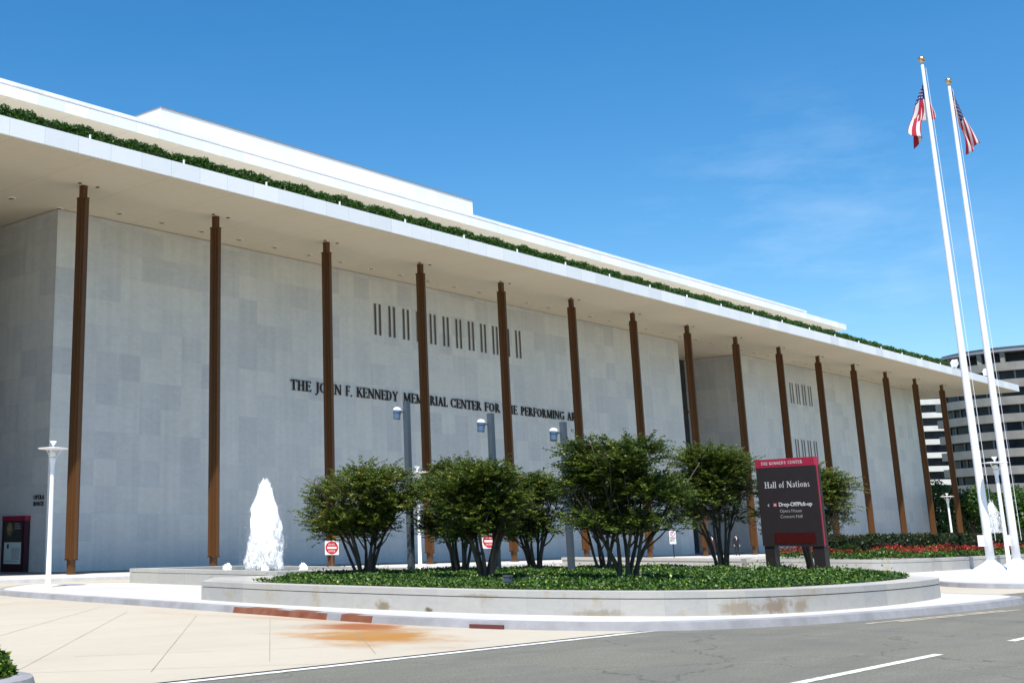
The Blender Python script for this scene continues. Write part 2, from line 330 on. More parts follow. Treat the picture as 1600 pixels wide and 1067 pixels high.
stain(M['basin'], [((-5.2,-13.3,0.28),(0.5,0.45,0.22),(0.17,0.15,0.07),0.8), ((-5.3,-12.5,0.22),(0.5,0.2,0.16),(0.2,0.17,0.10),0.6), ((-5.6,-16.6,0.20),(0.5,0.3,0.2),(0.2,0.17,0.10),0.6)])
def spline(pts, n=6, closed=True):
    out = []; N = len(pts)
    rng = N if closed else N-1
    for i in range(rng):
        P = [pts[(i+k-1) % N] if closed else pts[max(0, min(N-1, i+k-1))] for k in range(4)]
        for s in range(n):
            t = s/n
            out.append(tuple(0.5*((2*P[1][d]) + (-P[0][d]+P[2][d])*t + (2*P[0][d]-5*P[1][d]+4*P[2][d]-P[3][d])*t*t + (-P[0][d]+3*P[1][d]-3*P[2][d]+P[3][d])*t**3) for d in (0,1)))
    if not closed: out.append(tuple(pts[-1]))
    return out
def area(p): return 0.5*sum(p[i][0]*p[(i+1)%len(p)][1]-p[(i+1)%len(p)][0]*p[i][1] for i in range(len(p)))
def inset(p, d):
    """offset a closed CCW outline inwards by d"""
    out = []; N = len(p)
    for i in range(N):
        a, b, c = Vector(p[i-1]), Vector(p[i]), Vector(p[(i+1) % N])
        e1 = (b-a).normalized(); e2 = (c-b).normalized()
        n1 = Vector((-e1.y, e1.x)); n2 = Vector((-e2.y, e2.x)); nn = (n1+n2)
        if nn.length < 1e-6: nn = n1
        nn.normalize(); k = d/max(0.5, nn.dot(n1)); q = b + nn*k; out.append((q.x, q.y))
    return out
def inside(poly, x, y):
    c = False; j = len(poly)-1
    for i in range(len(poly)):
        if (poly[i][1] > y) != (poly[j][1] > y) and x < (poly[j][0]-poly[i][0])*(y-poly[i][1])/(poly[j][1]-poly[i][1]) + poly[i][0]: c = not c
        j = i
    return c
def poly_obj(name, poly, z, mt, kind='structure'):
    if area(poly) < 0: poly = poly[::-1]
    b = MB(); b.add([(p[0], p[1], z) for p in poly], [tuple(range(len(poly)))])
    return tag(b.build(name, mt), kind=kind)

def leaf_cloud(P, D, N, L, Wd, tint):
    """quads (rhombus leaves): P base points, D direction, N side-ish normal; numpy arrays"""
    S_ = np.cross(D, N); S_ /= np.linalg.norm(S_, axis=1)[:, None] + 1e-9
    L = L[:, None]; Wd = Wd[:, None]
    v = np.stack([P, P + D*L*0.5 + S_*Wd*0.5, P + D*L, P + D*L*0.5 - S_*Wd*0.5], 1).reshape(-1, 3)
    return v, tint
def leaf_obj(name, v, tint, mt, parent=None, extra=None):
    """fast mesh of separate quads with a per-face tint; extra = (verts, faces) prepended core"""
    nq = len(v)//4
    me = bpy.data.meshes.new(name)
    me.vertices.add(len(v)); me.vertices.foreach_set('co', v.astype(np.float32).ravel())
    me.loops.add(nq*4); me.loops.foreach_set('vertex_index', np.arange(nq*4, dtype=np.int32))
    me.polygons.add(nq); me.polygons.foreach_set('loop_start', np.arange(0, nq*4, 4, dtype=np.int32))
    me.update(calc_edges=True)
    a = me.attributes.new('tint', 'FLOAT', 'FACE'); a.data.foreach_set('value', tint.astype(np.float32))
    me.materials.append(mt)
    o = bpy.data.objects.new(name, me); COL.objects.link(o)
    if parent is not None: o.parent = parent
    return o
def rnd_dirs(rg, n):
    d = rg.normal(size=(n, 3)); return d/np.linalg.norm(d, axis=1)[:, None]

# ---------------------------------------------------------------- ground, road, drive, islands
g = MB(); g.add([(-3000,-3000,-0.30),(3000,-3000,-0.30),(3000,3000,-0.30),(-3000,3000,-0.30)], [(0,1,2,3)])
tag(g.build('ground', mat('grass_ground', (0.055, 0.085, 0.03), 0.95, 0.4, 0.5)), kind='structure')
g = MB(); g.add([(-200,-75,-0.154),(300,-75,-0.154),(300,-30,-0.154),(-200,-30,-0.154)], [(0,1,2,3)])
tag(g.build('road', M['asphalt']), kind='structure')
g = MB(); g.add([(-120,-38.0,-0.150),(-13.9,-38.0,-0.150),(-8,-38.4,-0.150),(3,-38.45,-0.150),(10.5,-38.75,-0.150),(14,-39,-0.15),(14,-2,-0.150),(220,-2,-0.150),(220,0,-0.150),(-120,0,-0.150)], [tuple(range(10))])
tag(g.build('driveway', M['drive']), kind='structure')
g = MB(); g.add([(14,-29,-0.150),(220,-29,-0.150),(220,-2,-0.150),(14,-2,-0.15)], [(0,1,2,3)])
tag(g.build('driveway', M['drive']), kind='structure')
# slot drain and pale gutter line between drive and asphalt
g = MB(); g.add([(-60,-38.10,-0.145),(-15.2,-38.10,-0.145),(-15.2,-38.0,-0.145),(-60,-38.0,-0.145)], [(0,1,2,3)])
tag(g.build('drain_line', M['black']), kind='structure')
g = MB(); g.add([(-60,-38.26,-0.147),(-14.0,-38.26,-0.147),(-15.2,-38.10,-0.147),(-60,-38.10,-0.147)], [(0,1,2,3)])
tag(g.build('road_marking', M['roadline']), kind='structure')
for x0, x1 in ((-21.8,-15.8),(-12.5,-6.5),(-3.2,2.8),(6.1,12.1),(15.4,21.4)):
    g = MB(); g.add([(x0,-43.92,-0.148),(x1,-43.86,-0.148),(x1,-43.72,-0.148),(x0,-43.78,-0.148)], [(0,1,2,3)])
    tag(g.build('road_marking', M['roadline']), kind='structure')
for (a, b_, w) in (((-9.6,-40.36),(-2.9,-40.98),0.10), ((-8.6,-40.62),(-2.4,-41.2),0.12)):
    g = MB(); g.add([(a[0],a[1]-w,-0.148),(b_[0],b_[1]-w,-0.148),(b_[0],b_[1],-0.148),(a[0],a[1],-0.148)], [(0,1,2,3)])
    tag(g.build('road_marking', M['oldline']), kind='structure')

for (a, b_) in (((-16.3,-27.6),(-25.3,-36.9)), ((-16.2,-29.95),(-23.2,-37.05)), ((-16.4,-25.1),(-27.4,-36.4)), ((-17.6,-33.75),(-21.3,-37.45)), ((-15.3,-22.6),(-30,-36.0)), ((-15.0,-18.3),(-30,-31.5)), ((-24.6,-34.2),(-18.0,-37.2)), ((-36,-30),(-22.9,-37.9))):
    d_ = Vector((b_[0]-a[0], b_[1]-a[1])).normalized(); n_ = Vector((-d_.y, d_.x))*0.0055
    if a == (-11.2,-26.9): a = (-15.6,-28.2)
    g = MB(); g.add([(a[0]-n_.x,a[1]-n_.y,-0.1475),(b_[0]-n_.x,b_[1]-n_.y,-0.1475),(b_[0]+n_.x,b_[1]+n_.y,-0.1475),(a[0]+n_.x,a[1]+n_.y,-0.1475)], [(0,1,2,3)])
    tag(g.build('pavement_joint', M['joint']), kind='structure')
def island(outline, redfn=None, kw=0.30, name='pavement', mt=None):
    if area(outline) < 0: outline = outline[::-1]
    ins = inset(outline, 0.05); inn = inset(outline, kw)
    N = len(outline); b = MB()
    for i in range(N):
        j = (i+1) % N; mi = 1 if redfn and redfn(outline[i]) else 0
        b.add([(*outline[i],-0.16),(*outline[j],-0.16),(*ins[j],-0.01),(*ins[i],-0.01)], [(0,1,2,3)], mi)
        b.add([(*ins[i],-0.01),(*ins[j],-0.01),(*inn[j],0.004),(*inn[i],0.004)], [(0,1,2,3)], 0 if not mi else (1 if i % 3 else 0))
    tag(b.build('kerb', [M['kerb'], M['kerb_red']]), kind='structure')
    return poly_obj(name, inn, 0.0, mt or M['pave'])
isl = [(-8.4,-9.2),(-11.3,-11.6),(-13.0,-14.0),(-13.75,-18.3),(-14.3,-22.5),(-14.85,-26.2),(-15.3,-29.2),(-15.7,-31.6),(-15.8,-34.0),(-15.45,-36.2),(-14.3,-38.05),(-12.2,-39.2),(-9.66,-39.85),(-5,-40.45),(-1.8,-40.6),(0.8,-40.5),(2.2,-39.7),(2.5,-38.3),(4.6,-36.2),(7.2,-33.5),(8.3,-30),(7.6,-25.5),(4.6,-21.5),(2.6,-18),(1.6,-13.6),(0.2,-11.45),(-4.6,-11.35),(-6.6,-10.4)]
isl = spline(isl, 5)
def red(p):
    x, y = p
    if x > -12: return False
    return -31.0 < y < -27.0 or -32.3 < y < -31.5 or -23.2 < y < -22.6
island(isl, red)
# building forecourt
fc = MB(); fc.add([(-120,-4.40,0.0),(220,-4.40,0.0),(220,0.9,0.0),(-120,0.9,0.0)], [(0,1,2,3)])
tag(fc.build('forecourt', M['pave']), kind='structure')
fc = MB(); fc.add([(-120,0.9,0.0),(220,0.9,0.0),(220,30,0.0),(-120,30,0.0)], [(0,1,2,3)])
tag(fc.build('forecourt', panel_mat('shade_toned_paving', (0.16, 0.155, 0.16), 1.5, 1.5, 0.4, 0.9, axis='XY', tone=0.1, rough=0.7)), kind='structure')  # inner band: the overhang's shade is put into the paving colour
fk = MB(); fk.box(-120,-4.66,-0.2, 20.3,-4.40,0.005); fk.box(20.3,-4.66,-0.2, 220,-4.40,0.005)
tag(fk.build('kerb', mat('forecourt_kerb', (0.66,0.64,0.63), 0.8, 0.15, 1.5)), kind='structure')
# flagpole plaza
pl = [(11.0,-35.4),(10.5,-38.2),(12.6,-40.6),(20,-41.2),(60,-41.5),(120,-41.5),(120,-29.0),(24,-29.0),(19.5,-30.6),(15.5,-32.6)]
pl = spline(pl, 4)
island(pl)
# kerbed bed at lower left, close to the camera
bc = (-28.36,-36.66)
island([(bc[0]+1.15*math.cos(a), bc[1]+1.15*math.sin(a)) for a in [2*math.pi*k/40 for k in range(40)]], kw=0.28, name='planting_bed', mt=M['soil'])
# rusty drain inlet in the kerb face
b = MB(); b.box(-0.36,-0.03,-0.05,0.36,0.02,0.03)
o = b.build('kerb_drain', mat('rust_iron', (0.12,0.03,0.03), 0.8)); o.location = (-15.66,-35.45,-0.10); o.rotation_euler = (0,0,R(-78)); tag(o, 'rust red drain inlet let into the kerb face beside the orange stain', 'drain')

# ---------------------------------------------------------------- the hall
WY, FY, H0, H1 = 4.653, -4.346, 19.2, 20.05
DEP = 10.7
hall = empty('concert_hall', (0,0,0), 'long white marble hall with slender bronze columns under a wide flat overhanging roof', 'building')
def wall_block(x0, x1, back=86):
    b = MB()
    vs = [(x0,WY,0),(x1,WY,0),(x1,back,0),(x0,back,0),(x0,WY,H0-0.05),(x1,WY,H0-0.05),(x1,back,H0-0.05),(x0,back,H0-0.05)]
    b.add(vs, [(0,1,5,4),(2,3,7,6)], 0); b.add(vs, [(1,2,6,5),(3,0,4,7)], 1)
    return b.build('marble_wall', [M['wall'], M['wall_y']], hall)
wall_block(-49+4.35+6, -7.0); wall_block(1.72, 71.05); wall_block(83.93, 132.0)  # first block: unseen left wing, set closer to shade the recess wall
for (x0, x1) in ((-7.0, 1.72), (71.05, 83.93)):
    b = MB(); b.box(x0-0.02, WY+DEP-4.6, 0.0, x1+0.02, WY+DEP-4.4, H0-0.04)
    e = b.build('entrance_glazing', M['glass'], hall)
    b = MB(); k = x0+1.6
    while k < x1-0.5: b.box(k-0.06, WY+DEP-4.8, 0, k+0.06, WY+DEP-4.602, H0-0.05); k += 1.6
    for z in (3.2, 8.5, 13.8): b.box(x0, WY+DEP-4.72, z, x1, WY+DEP-4.603, z+0.18)
    b.build('mullion', M['bronze'], e)
# roof slab
b = MB(); X0, X1, YB = -49.0, 143.3, 87.0
b.box(X0, FY, H0+0.02, X1, YB, H1, 0)
b.build('roof_slab', M['fascia'], hall)
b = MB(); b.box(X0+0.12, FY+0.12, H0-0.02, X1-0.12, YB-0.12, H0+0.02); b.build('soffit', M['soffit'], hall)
for k in range(-8, 25):
    x = -2.82 + 5.87*k
    if -8 < x < 120:
        b = MB(); b.box(x-0.035, FY+0.02, H1, x+0.035, FY+0.09, H1+0.22); b.build('lightning_rod', M['white'], hall)
# columns
def quad(p):
    q = []
    for k in range(4):
        a = k*math.pi/2; c, s = round(math.cos(a)), round(math.sin(a))
        q += [(x*c-y*s, x*s+y*c) for x, y in p]
    return q
cross = quad([(0.31,-0.10),(0.31,0.10),(0.275,0.10),(0.275,0.135),(0.215,0.135),(0.215,0.215),(0.135,0.215),(0.135,0.275),(0.10,0.275)])
# dedupe wrap
col0 = None
for n in range(-4, 16):
    x = 9.1251*n
    b = MB(); b.prism(cross, 0.72, H0-0.72); b.box(-0.15,-0.15,0.0,0.15,0.15,0.718); b.box(-0.15,-0.15,H0-0.718,0.15,0.15,H0-0.022)
    b.box(-0.24,-0.24,0.66,0.24,0.24,0.717); b.box(-0.24,-0.24,H0-0.717,0.24,0.24,H0-0.66)
    if col0 is None: col0 = b.build('column', M['bronze'], hall); o = col0
    else: o = col0.copy(); COL.objects.link(o); o.parent = hall
    o.location = (x, 0, 0)
# soffit fittings
dl = None
for k in range(-3, 46):
    x = 4.73 + 3.042*k
    if x > 138: continue
    y = 3.1
    if k in (-1,-2,-3): y = 4.53
    if dl is None:
        b = MB(); b.lathe([(0.24,0.0),(0.24,-0.05),(0.19,-0.06),(0.165,-0.055)], n=16); dl = b.build('downlight', mat('downlight_ring',(0.74,0.70,0.58),0.5), hall)
        b = MB(); b.lathe([(0.16,0.0),(0.16,-0.062)], n=16); hole = b.build('lens', mat('lamp_lens',(0.11,0.09,0.06),0.3), dl); o = dl
    else:
        o = dl.copy(); COL.objects.link(o); o.parent = hall; c = hole.copy(); COL.objects.link(c); c.parent = o
    o.location = (x, y, H0-0.02)
for n in range(0, 15):
    for dx in (-0.45, 0.66):
        b = MB(); b.lathe([(0.10,0.0),(0.10,-0.03)], n=10); o = b.build('soffit_vent', M['dark'], hall); o.location = (9.1251*n+dx, -0.3, H0-0.02)
# slot windows
def slot(x, z0, z1):
    b = MB(); b.box(x-0.10, WY-0.012, z0, x+0.10, WY+0.02, z1); o = b.build('slot_window', M['slot'], hall)
    f_ = MB(); f_.box(x-0.135, WY-0.03, z0-0.03, x-0.10, WY+0.01, z1+0.03); f_.box(x+0.10, WY-0.03, z0-0.03, x+0.135, WY+0.01, z1+0.03)
    f_.box(x-0.10, WY-0.03, z1, x+0.10, WY+0.01, z1+0.03); f_.box(x-0.10, WY-0.03, z0-0.03, x+0.10, WY+0.01, z0)
    f_.build('frame', mat('slot_frame',(0.33,0.32,0.30),0.7) if 'sf' not in M else M['sf'], o)
M['sf'] = mat('slot_frame', (0.36,0.36,0.35), 0.7)
for k in range(12):
    for d in (0.0, 0.49): slot(28.1+1.526*k+d, 15.09, 17.23)
for z0, z1 in ((15.09,17.23),(9.2,11.33)):
    for k in range(4):
        for d in (0.0, 0.59): slot(94.9+1.55*k+d, z0, z1)

# ---- serif lettering, built stroke by stroke (unit cap height)
TH, TN, SF = 0.155, 0.065, 0.045
def ln(x0,y0,x1,y1,w): return ('l',x0,y0,x1,y1,w)
def stem(x,y0,y1,s=0.11,top=True,bot=True,w=TH):
    q = [ln(x,y0,x,y1,w)]
    if bot: q.append(ln(x-w/2-s, y0+SF/2, x+w/2+s, y0+SF/2, SF))
    if top: q.append(ln(x-w/2-s, y1-SF/2, x+w/2+s, y1-SF/2, SF))
    return q
def arc(cx,cy,rx,ry,a0,a1,tk=TH,tn=TN): return ('a',cx,cy,rx,ry,a0,a1,tk,tn)
G = {
 'T': ([ln(0.02,0.97,0.72,0.97,TN), ln(0.05,0.98,0.05,0.78,0.05), ln(0.69,0.98,0.69,0.78,0.05)]+stem(0.37,0,0.97,top=False),0.74),
 'H': (stem(0.18,0,1)+stem(0.66,0,1)+[ln(0.2,0.52,0.64,0.52,TN)],0.84),
 'E': (stem(0.18,0,1,top=False,bot=False)+[ln(0.05,0.97,0.60,0.97,TN),ln(0.05,0.03,0.63,0.03,TN),ln(0.2,0.52,0.50,0.52,TN),ln(0.58,0.99,0.58,0.80,0.05),ln(0.61,0.01,0.61,0.22,0.05),ln(0.49,0.62,0.49,0.42,0.05)],0.66),
 'F': (stem(0.18,0,1,top=False)+[ln(0.05,0.97,0.60,0.97,TN),ln(0.2,0.52,0.48,0.52,TN),ln(0.58,0.99,0.58,0.80,0.05),ln(0.47,0.62,0.47,0.42,0.05)],0.62),
 'J': (stem(0.27,0.0,1,bot=False)+[arc(0.08,0.0,0.19,0.22,-90,0,0.10,0.06),('d',0.04,-0.2,0.06)],0.42),
 'O': ([arc(0.46,0.5,0.38,0.48,0,360)],0.92),
 'N': ([ln(0.14,0,0.14,1,TN),ln(0.14,0.98,0.74,0.02,TH),ln(0.74,0,0.74,1,TN),ln(0.02,0.975,0.26,0.975,SF),ln(0.02,0.02,0.26,0.02,SF),ln(0.62,0.975,0.86,0.975,SF)],0.88),
 'K': (stem(0.18,0,1)+[ln(0.26,0.45,0.66,0.97,TN),ln(0.38,0.58,0.72,0.02,TH),ln(0.55,0.975,0.80,0.975,SF),ln(0.60,0.02,0.86,0.02,SF)],0.82),
 'D': (stem(0.18,0,1,top=False,bot=False)+[ln(0.05,0.975,0.42,0.975,TN),ln(0.05,0.025,0.42,0.025,TN),arc(0.40,0.5,0.38,0.475,-90,90)],0.88),
 'Y': ([ln(0.12,0.98,0.42,0.48,TH),ln(0.72,0.98,0.42,0.48,TN),ln(0.0,0.975,0.26,0.975,SF),ln(0.60,0.975,0.84,0.975,SF)]+stem(0.41,0,0.5,top=False),0.80),
 'M': ([ln(0.15,0,0.17,1,TN),ln(0.19,0.98,0.52,0.04,TH),ln(0.52,0.04,0.86,0.98,TN),ln(0.02,0.02,0.28,0.02,SF),ln(0.04,0.975,0.24,0.975,SF)]+stem(0.90,0,1,s=0.09),1.10),
 'R': (stem(0.18,0,1,top=False)+[ln(0.05,0.975,0.36,0.975,TN),ln(0.2,0.49,0.38,0.49,TN),arc(0.36,0.732,0.22,0.243,-90,90),ln(0.36,0.49,0.70,0.02,TH),ln(0.62,0.02,0.82,0.02,SF)],0.80),
 'P': (stem(0.18,0,1,top=False)+[ln(0.05,0.975,0.36,0.975,TN),ln(0.2,0.45,0.38,0.45,TN),arc(0.36,0.712,0.24,0.263,-90,90)],0.66),
 'I': (stem(0.18,0,1),0.36),
 'A': ([ln(0.12,0.02,0.40,0.98,TN),ln(0.40,0.98,0.68,0.02,TH),ln(0.21,0.34,0.58,0.34,TN),ln(0.0,0.02,0.24,0.02,SF),ln(0.54,0.02,0.84,0.02,SF)],0.82),
 'L': (stem(0.18,0,1,bot=False)+[ln(0.05,0.03,0.60,0.03,TN),ln(0.585,0.01,0.585,0.22,0.05)],0.64),
 'C': ([arc(0.47,0.5,0.39,0.48,42,318),ln(0.77,0.98,0.77,0.72,0.05),ln(0.77,0.26,0.77,0.05,0.05)],0.84),
 'G': ([arc(0.47,0.5,0.39,0.48,42,310),ln(0.77,0.98,0.77,0.72,0.05),ln(0.76,0.44,0.76,0.05,TH),ln(0.60,0.45,0.88,0.45,SF)],0.90),
 'S': ([arc(0.30,0.74,0.20,0.235,30,270,TH,TN),arc(0.30,0.26,0.22,0.235,-150,90,TH,TN),ln(0.47,0.98,0.47,0.76,0.05),ln(0.09,0.02,0.09,0.26,0.05)],0.58),
 'U': ([ln(0.18,0.3,0.18,1,TH),ln(0.66,0.3,0.66,1,TN),arc(0.42,0.30,0.24,0.28,180,360,TH,TN),ln(0.03,0.975,0.33,0.975,SF),ln(0.54,0.975,0.78,0.975,SF)],0.82),
 '.': ([('d',0.12,0.06,0.08)],0.24), ' ': ([],0.30),
 'a': ([ln(0.36,0.08,0.36,0.50,0.12),arc(0.24,0.46,0.13,0.19,0,150,0.1,0.06),arc(0.21,0.17,0.14,0.15,60,330,0.11,0.05),ln(0.36,0.03,0.48,0.03,SF)],0.48),
 'l': (stem(0.14,0,1.02,s=0.07,top=False,w=0.12)+[ln(0.02,1.0,0.16,1.0,SF)],0.28),
 'o': ([arc(0.27,0.32,0.22,0.31,0,360,0.12,0.05)],0.54),
 'f': (stem(0.16,0,0.8,s=0.07,top=False,w=0.12)+[arc(0.30,0.82,0.14,0.19,60,180,0.11,0.06),ln(0.02,0.62,0.34,0.62,SF)],0.36),
 't': ([ln(0.16,0.1,0.16,0.85,0.12),arc(0.28,0.14,0.12,0.13,180,290,0.1,0.05),ln(0.02,0.62,0.34,0.62,SF)],0.38),
 'i': (stem(0.14,0,0.64,s=0.07,top=False,w=0.12)+[ln(0.02,0.62,0.16,0.62,SF),('d',0.14,0.88,0.08)],0.28),
 'n': (stem(0.14,0,0.64,s=0.06,top=False,w=0.12)+[ln(0.02,0.62,0.16,0.62,SF),arc(0.29,0.44,0.15,0.19,0,150,0.11,0.05)]+stem(0.44,0,0.46,s=0.06,top=False,w=0.12),0.58),
 's': ([arc(0.20,0.47,0.12,0.16,30,270,0.10,0.05),arc(0.20,0.16,0.13,0.155,-150,90,0.10,0.05)],0.40),
}
def stroke_geo(b, st, M3, d0, eps):
    """extrude one stroke: local x,y in plane, depth toward +z of M3"""
    def quads(pl):
        n = len(pl); vs = [M3 @ Vector((p[0],p[1],0)) for p in pl] + [M3 @ Vector((p[0],p[1],d0+eps)) for p in pl]
        fs = [tuple(range(n, 2*n))] + [(i, (i+1) % n, n+(i+1) % n, n+i) for i in range(n)]
        b.add(vs, fs)
    if st[0] == 'l':
        _, x0, y0, x1, y1, w = st; dx, dy = x1-x0, y1-y0; L = math.hypot(dx, dy)
        if abs(dx) > 1e-6 and abs(dy) > 1e-6:  # slanted: cut horizontally
            hw = w/2*L/abs(dy); quads([(x0-hw,y0),(x0+hw,y0),(x1+hw,y1),(x1-hw,y1)] if y1 > y0 else [(x1-hw,y1),(x1+hw,y1),(x0+hw,y0),(x0-hw,y0)])
        else:
            nx, ny = -dy/L*w/2, dx/L*w/2; quads([(x0-nx,y0-ny),(x1-nx,y1-ny),(x1+nx,y1+ny),(x0+nx,y0+ny)])
    elif st[0] == 'd':
        _, x, y, rr = st; quads([(x+rr*math.cos(a), y+rr*math.sin(a)) for a in [2*math.pi*k/10 for k in range(10)]])
    else:
        _, cx, cy, rx, ry, a0, a1, tk, tn = st; n = max(6, int(abs(a1-a0)/15)); ring = []
        for k in range(n+1):
            a = R(a0+(a1-a0)*k/n); w = tn+(tk-tn)*abs(math.cos(a))**1.3
            ring.append(((cx+(rx)*math.cos(a), cy+(ry)*math.sin(a)), (cx+(rx-w)*math.cos(a), cy+(ry-w*0.9)*math.sin(a))))
        for k in range(n): quads([ring[k][1], ring[k+1][1], ring[k+1][0], ring[k][0]][::-1] if a1 > a0 else [ring[k][0], ring[k+1][0], ring[k+1][1], ring[k][1]])
def text_width(t, track=0.0): return sum(G[c][1]+track for c in t)
def serif_text(b, t, M3, depth, width=None, track=0.05):
    """M3 maps unit-cap-height text coordinates to the place; width = total in units of cap height"""
    w = text_width(t, track); sx = 1.0 if width is None else width/w; x = 0; k = 0
    for c in t:
        gl, adv = G[c]
        for i, st in enumerate(gl):
            stroke_geo(b, st, M3 @ Matrix.Diagonal((sx,1,1,1)) @ Matrix.Translation((x,0,0)), depth, 0.0012*(i+1))
        x += adv+track
# facade text: word by word at its measured place along the wall
words = [('THE',19.70,21.62),('JOHN',22.0,24.52),('F.',24.88,25.55),('KENNEDY',25.96,30.28),('MEMORIAL',30.84,35.84),('CENTER',36.13,39.90),('FOR',40.27,42.25),('THE',42.62,44.52),('PERFORMING',44.96,51.05),('ARTS',51.45,53.75)]
for w_, xa, xb in words:
    b = MB(); h = 0.66
    M3 = Matrix.Translation((xa, WY-0.04, 10.68)) @ Matrix(((1,0,0,0),(0,0,-1,0),(0,1,0,0),(0,0,0,1))) @ Matrix.Diagonal((h,h,1,1))
    serif_text(b, w_, M3, 0.05, width=(xb-xa)/h, track=0.04)
    b.build('wall_lettering', M['letter'], hall)
b = MB()  # two small lines on the return wall of the recess, read facing +X
for t_, z in (('OPERA',3.66),('HOUSE',3.33)):
    M3 = Matrix.Translation((1.68, 5.83, z)) @ Matrix(((0,0,-1,0),(-1,0,0,0),(0,1,0,0),(0,0,0,1))) @ Matrix.Diagonal((0.22,0.22,1,1))
    serif_text(b, t_, M3, 0.02, width=0.98/0.22)
b.build('wall_lettering', M['letter'], hall)

# upper storey
U = 10.6
b = MB(); b.box(X0+15, U, 27.29, 128.33, 76, 27.96); b.build('upper_roof_slab', M['fascia'], hall)
b = MB(); b.box(X0+15.1, U+0.1, 27.25, 128.23, 75.9, 27.289); b.build('upper_soffit', M['soffit'], hall)
b = MB(); b.box(X0+20, U+5.2, 20.0, 122, 70, 27.27); b.build('upper_wall', mat('upper_wall_glass',(0.30,0.30,0.29),0.3,0.1,0.3), hall)
b = MB(); b.box(X0+18, 13.2, 27.9, 122.0, 72, 29.10); b.build('roof_recess', M['dark'], hall)
b = MB(); b.box(X0+17.8, 13.0, 29.101, 122.3, 72.2, 29.33); b.build('roof_coping', M['fascia'], hall)
M['pent'] = panel_mat('penthouse_marble', (0.82, 0.82, 0.81), 1.6, 40.0, 0.3, 0.0, tone=0.05, axis='D', vein=0.02, jdark=0.93, rough=0.6)
b = MB(); b.box(21.45, 20, 29.0, 61.2, 60, 33.72); p = b.build('penthouse', M['pent'], hall)
b = MB(); b.box(21.40, 19.95, 33.72, 61.25, 60, 33.80); b.build('coping', mat('coping_metal',(0.22,0.20,0.18),0.6), p)
b = MB(); b.box(18.9, 18.0, 29.3, 19.9, 19.0, 31.95); b.build('roof_vent', M['pent'], hall)
for x in (121.8, 133.45):
    b = MB(); mt_ = Matrix.Translation((x,-3.6,20.9)) @ Matrix.Rotation(R(-30),4,'Y'); b.box(-0.45,-0.3,-0.25,0.45,0.3,0.30, mat=mt_); b.box(-0.05,-0.05,-0.9,0.05,0.05,-0.2,mat=mt_)
    b.build('floodlight', M['white'], hall)

# roof hedges between the parapet and the upper storey
cuts = [-48.5,-27,-4.7,7.9,22.5,38.2,54.0,72.0,92.4,99.8,108.6,118.8]
ctx = ['above the recessed entrance at the left edge','above the first bronze column','above the second and third columns','over the window slots','over the end of the wall lettering','above the tree tops in the middle','where the wall breaks off','over the second marble wall','beyond the end of the upper roof','third from the far end of the roof','second from the far end of the roof','last one before the roof floodlight']
hedge_lab = {0:'clipped green roof hedge far beyond the left edge',1:'clipped green roof hedge above the recess at the left edge',2:'short clipped roof hedge directly above the first bronze column',3:'clipped roof hedge above the blank wall left of the second column',
 4:'clipped roof hedge above the window slots in the wall',5:'clipped roof hedge over the end of the wall lettering',6:'clipped roof hedge above the tallest tree',7:'clipped roof hedge over the dark break in the marble wall',
 8:'short roof hedge just beyond the right end of the upper roof',9:'low roof hedge between two notches near the far roof end',10:'last roof hedge before the white floodlight at the roof end'}
rg = np.random.default_rng(3)
for i in range(1, len(cuts)-1):
    x0, x1 = cuts[i]+0.12, cuts[i+1]-0.12; hh = 0.62+0.08*rg.random()
    n = int((x1-x0)*(700 if x1 < 60 else 380))
    X = rg.uniform(x0, x1, n); face = rg.random(n)
    wob = np.array([0.10*math.sin(x*1.7)+0.07*math.sin(x*4.1+1)+0.06*math.sin(x*9.3) for x in X])
    Yv = np.where(face < 0.55, -3.85+rg.normal(0,0.06,n)-wob*0.6, rg.uniform(-3.85,-2.9,n))
    Zv = np.where(face < 0.55, rg.uniform(20.05, H1+hh, n), H1+hh+rg.normal(0,0.05,n)) + wob*0.6*(1)
    P = np.stack([X, Yv, Zv], 1); D = rnd_dirs(rg, n); D[:,2] += 0.5; D[:,1] -= 0.4; D /= np.linalg.norm(D,axis=1)[:,None]
    v, t = leaf_cloud(P-D*0.08, D, rnd_dirs(rg, n), rg.uniform(0.09,0.19,n), rg.uniform(0.06,0.11,n), rg.random(n))
    hd = empty('roof_hedge', ((x0+x1)/2, -3.4, H1), hedge_lab[i], 'hedge', 'clipped hedges along the roof edge')
    c = np.array([(x0+x1)/2, -3.4, H1]); v = v - c
    leaf_obj('foliage', v, t, M['hedge'], hd)
    b = MB(); b.box(x0-c[0]+0.1,-0.35,0.0,x1-c[0]-0.1,0.45,hh-0.12); b.build('branches', mat('hedge_core',(0.012,0.022,0.008),0.95) if i == 1 else bpy.data.materials['hedge_core'], hd)

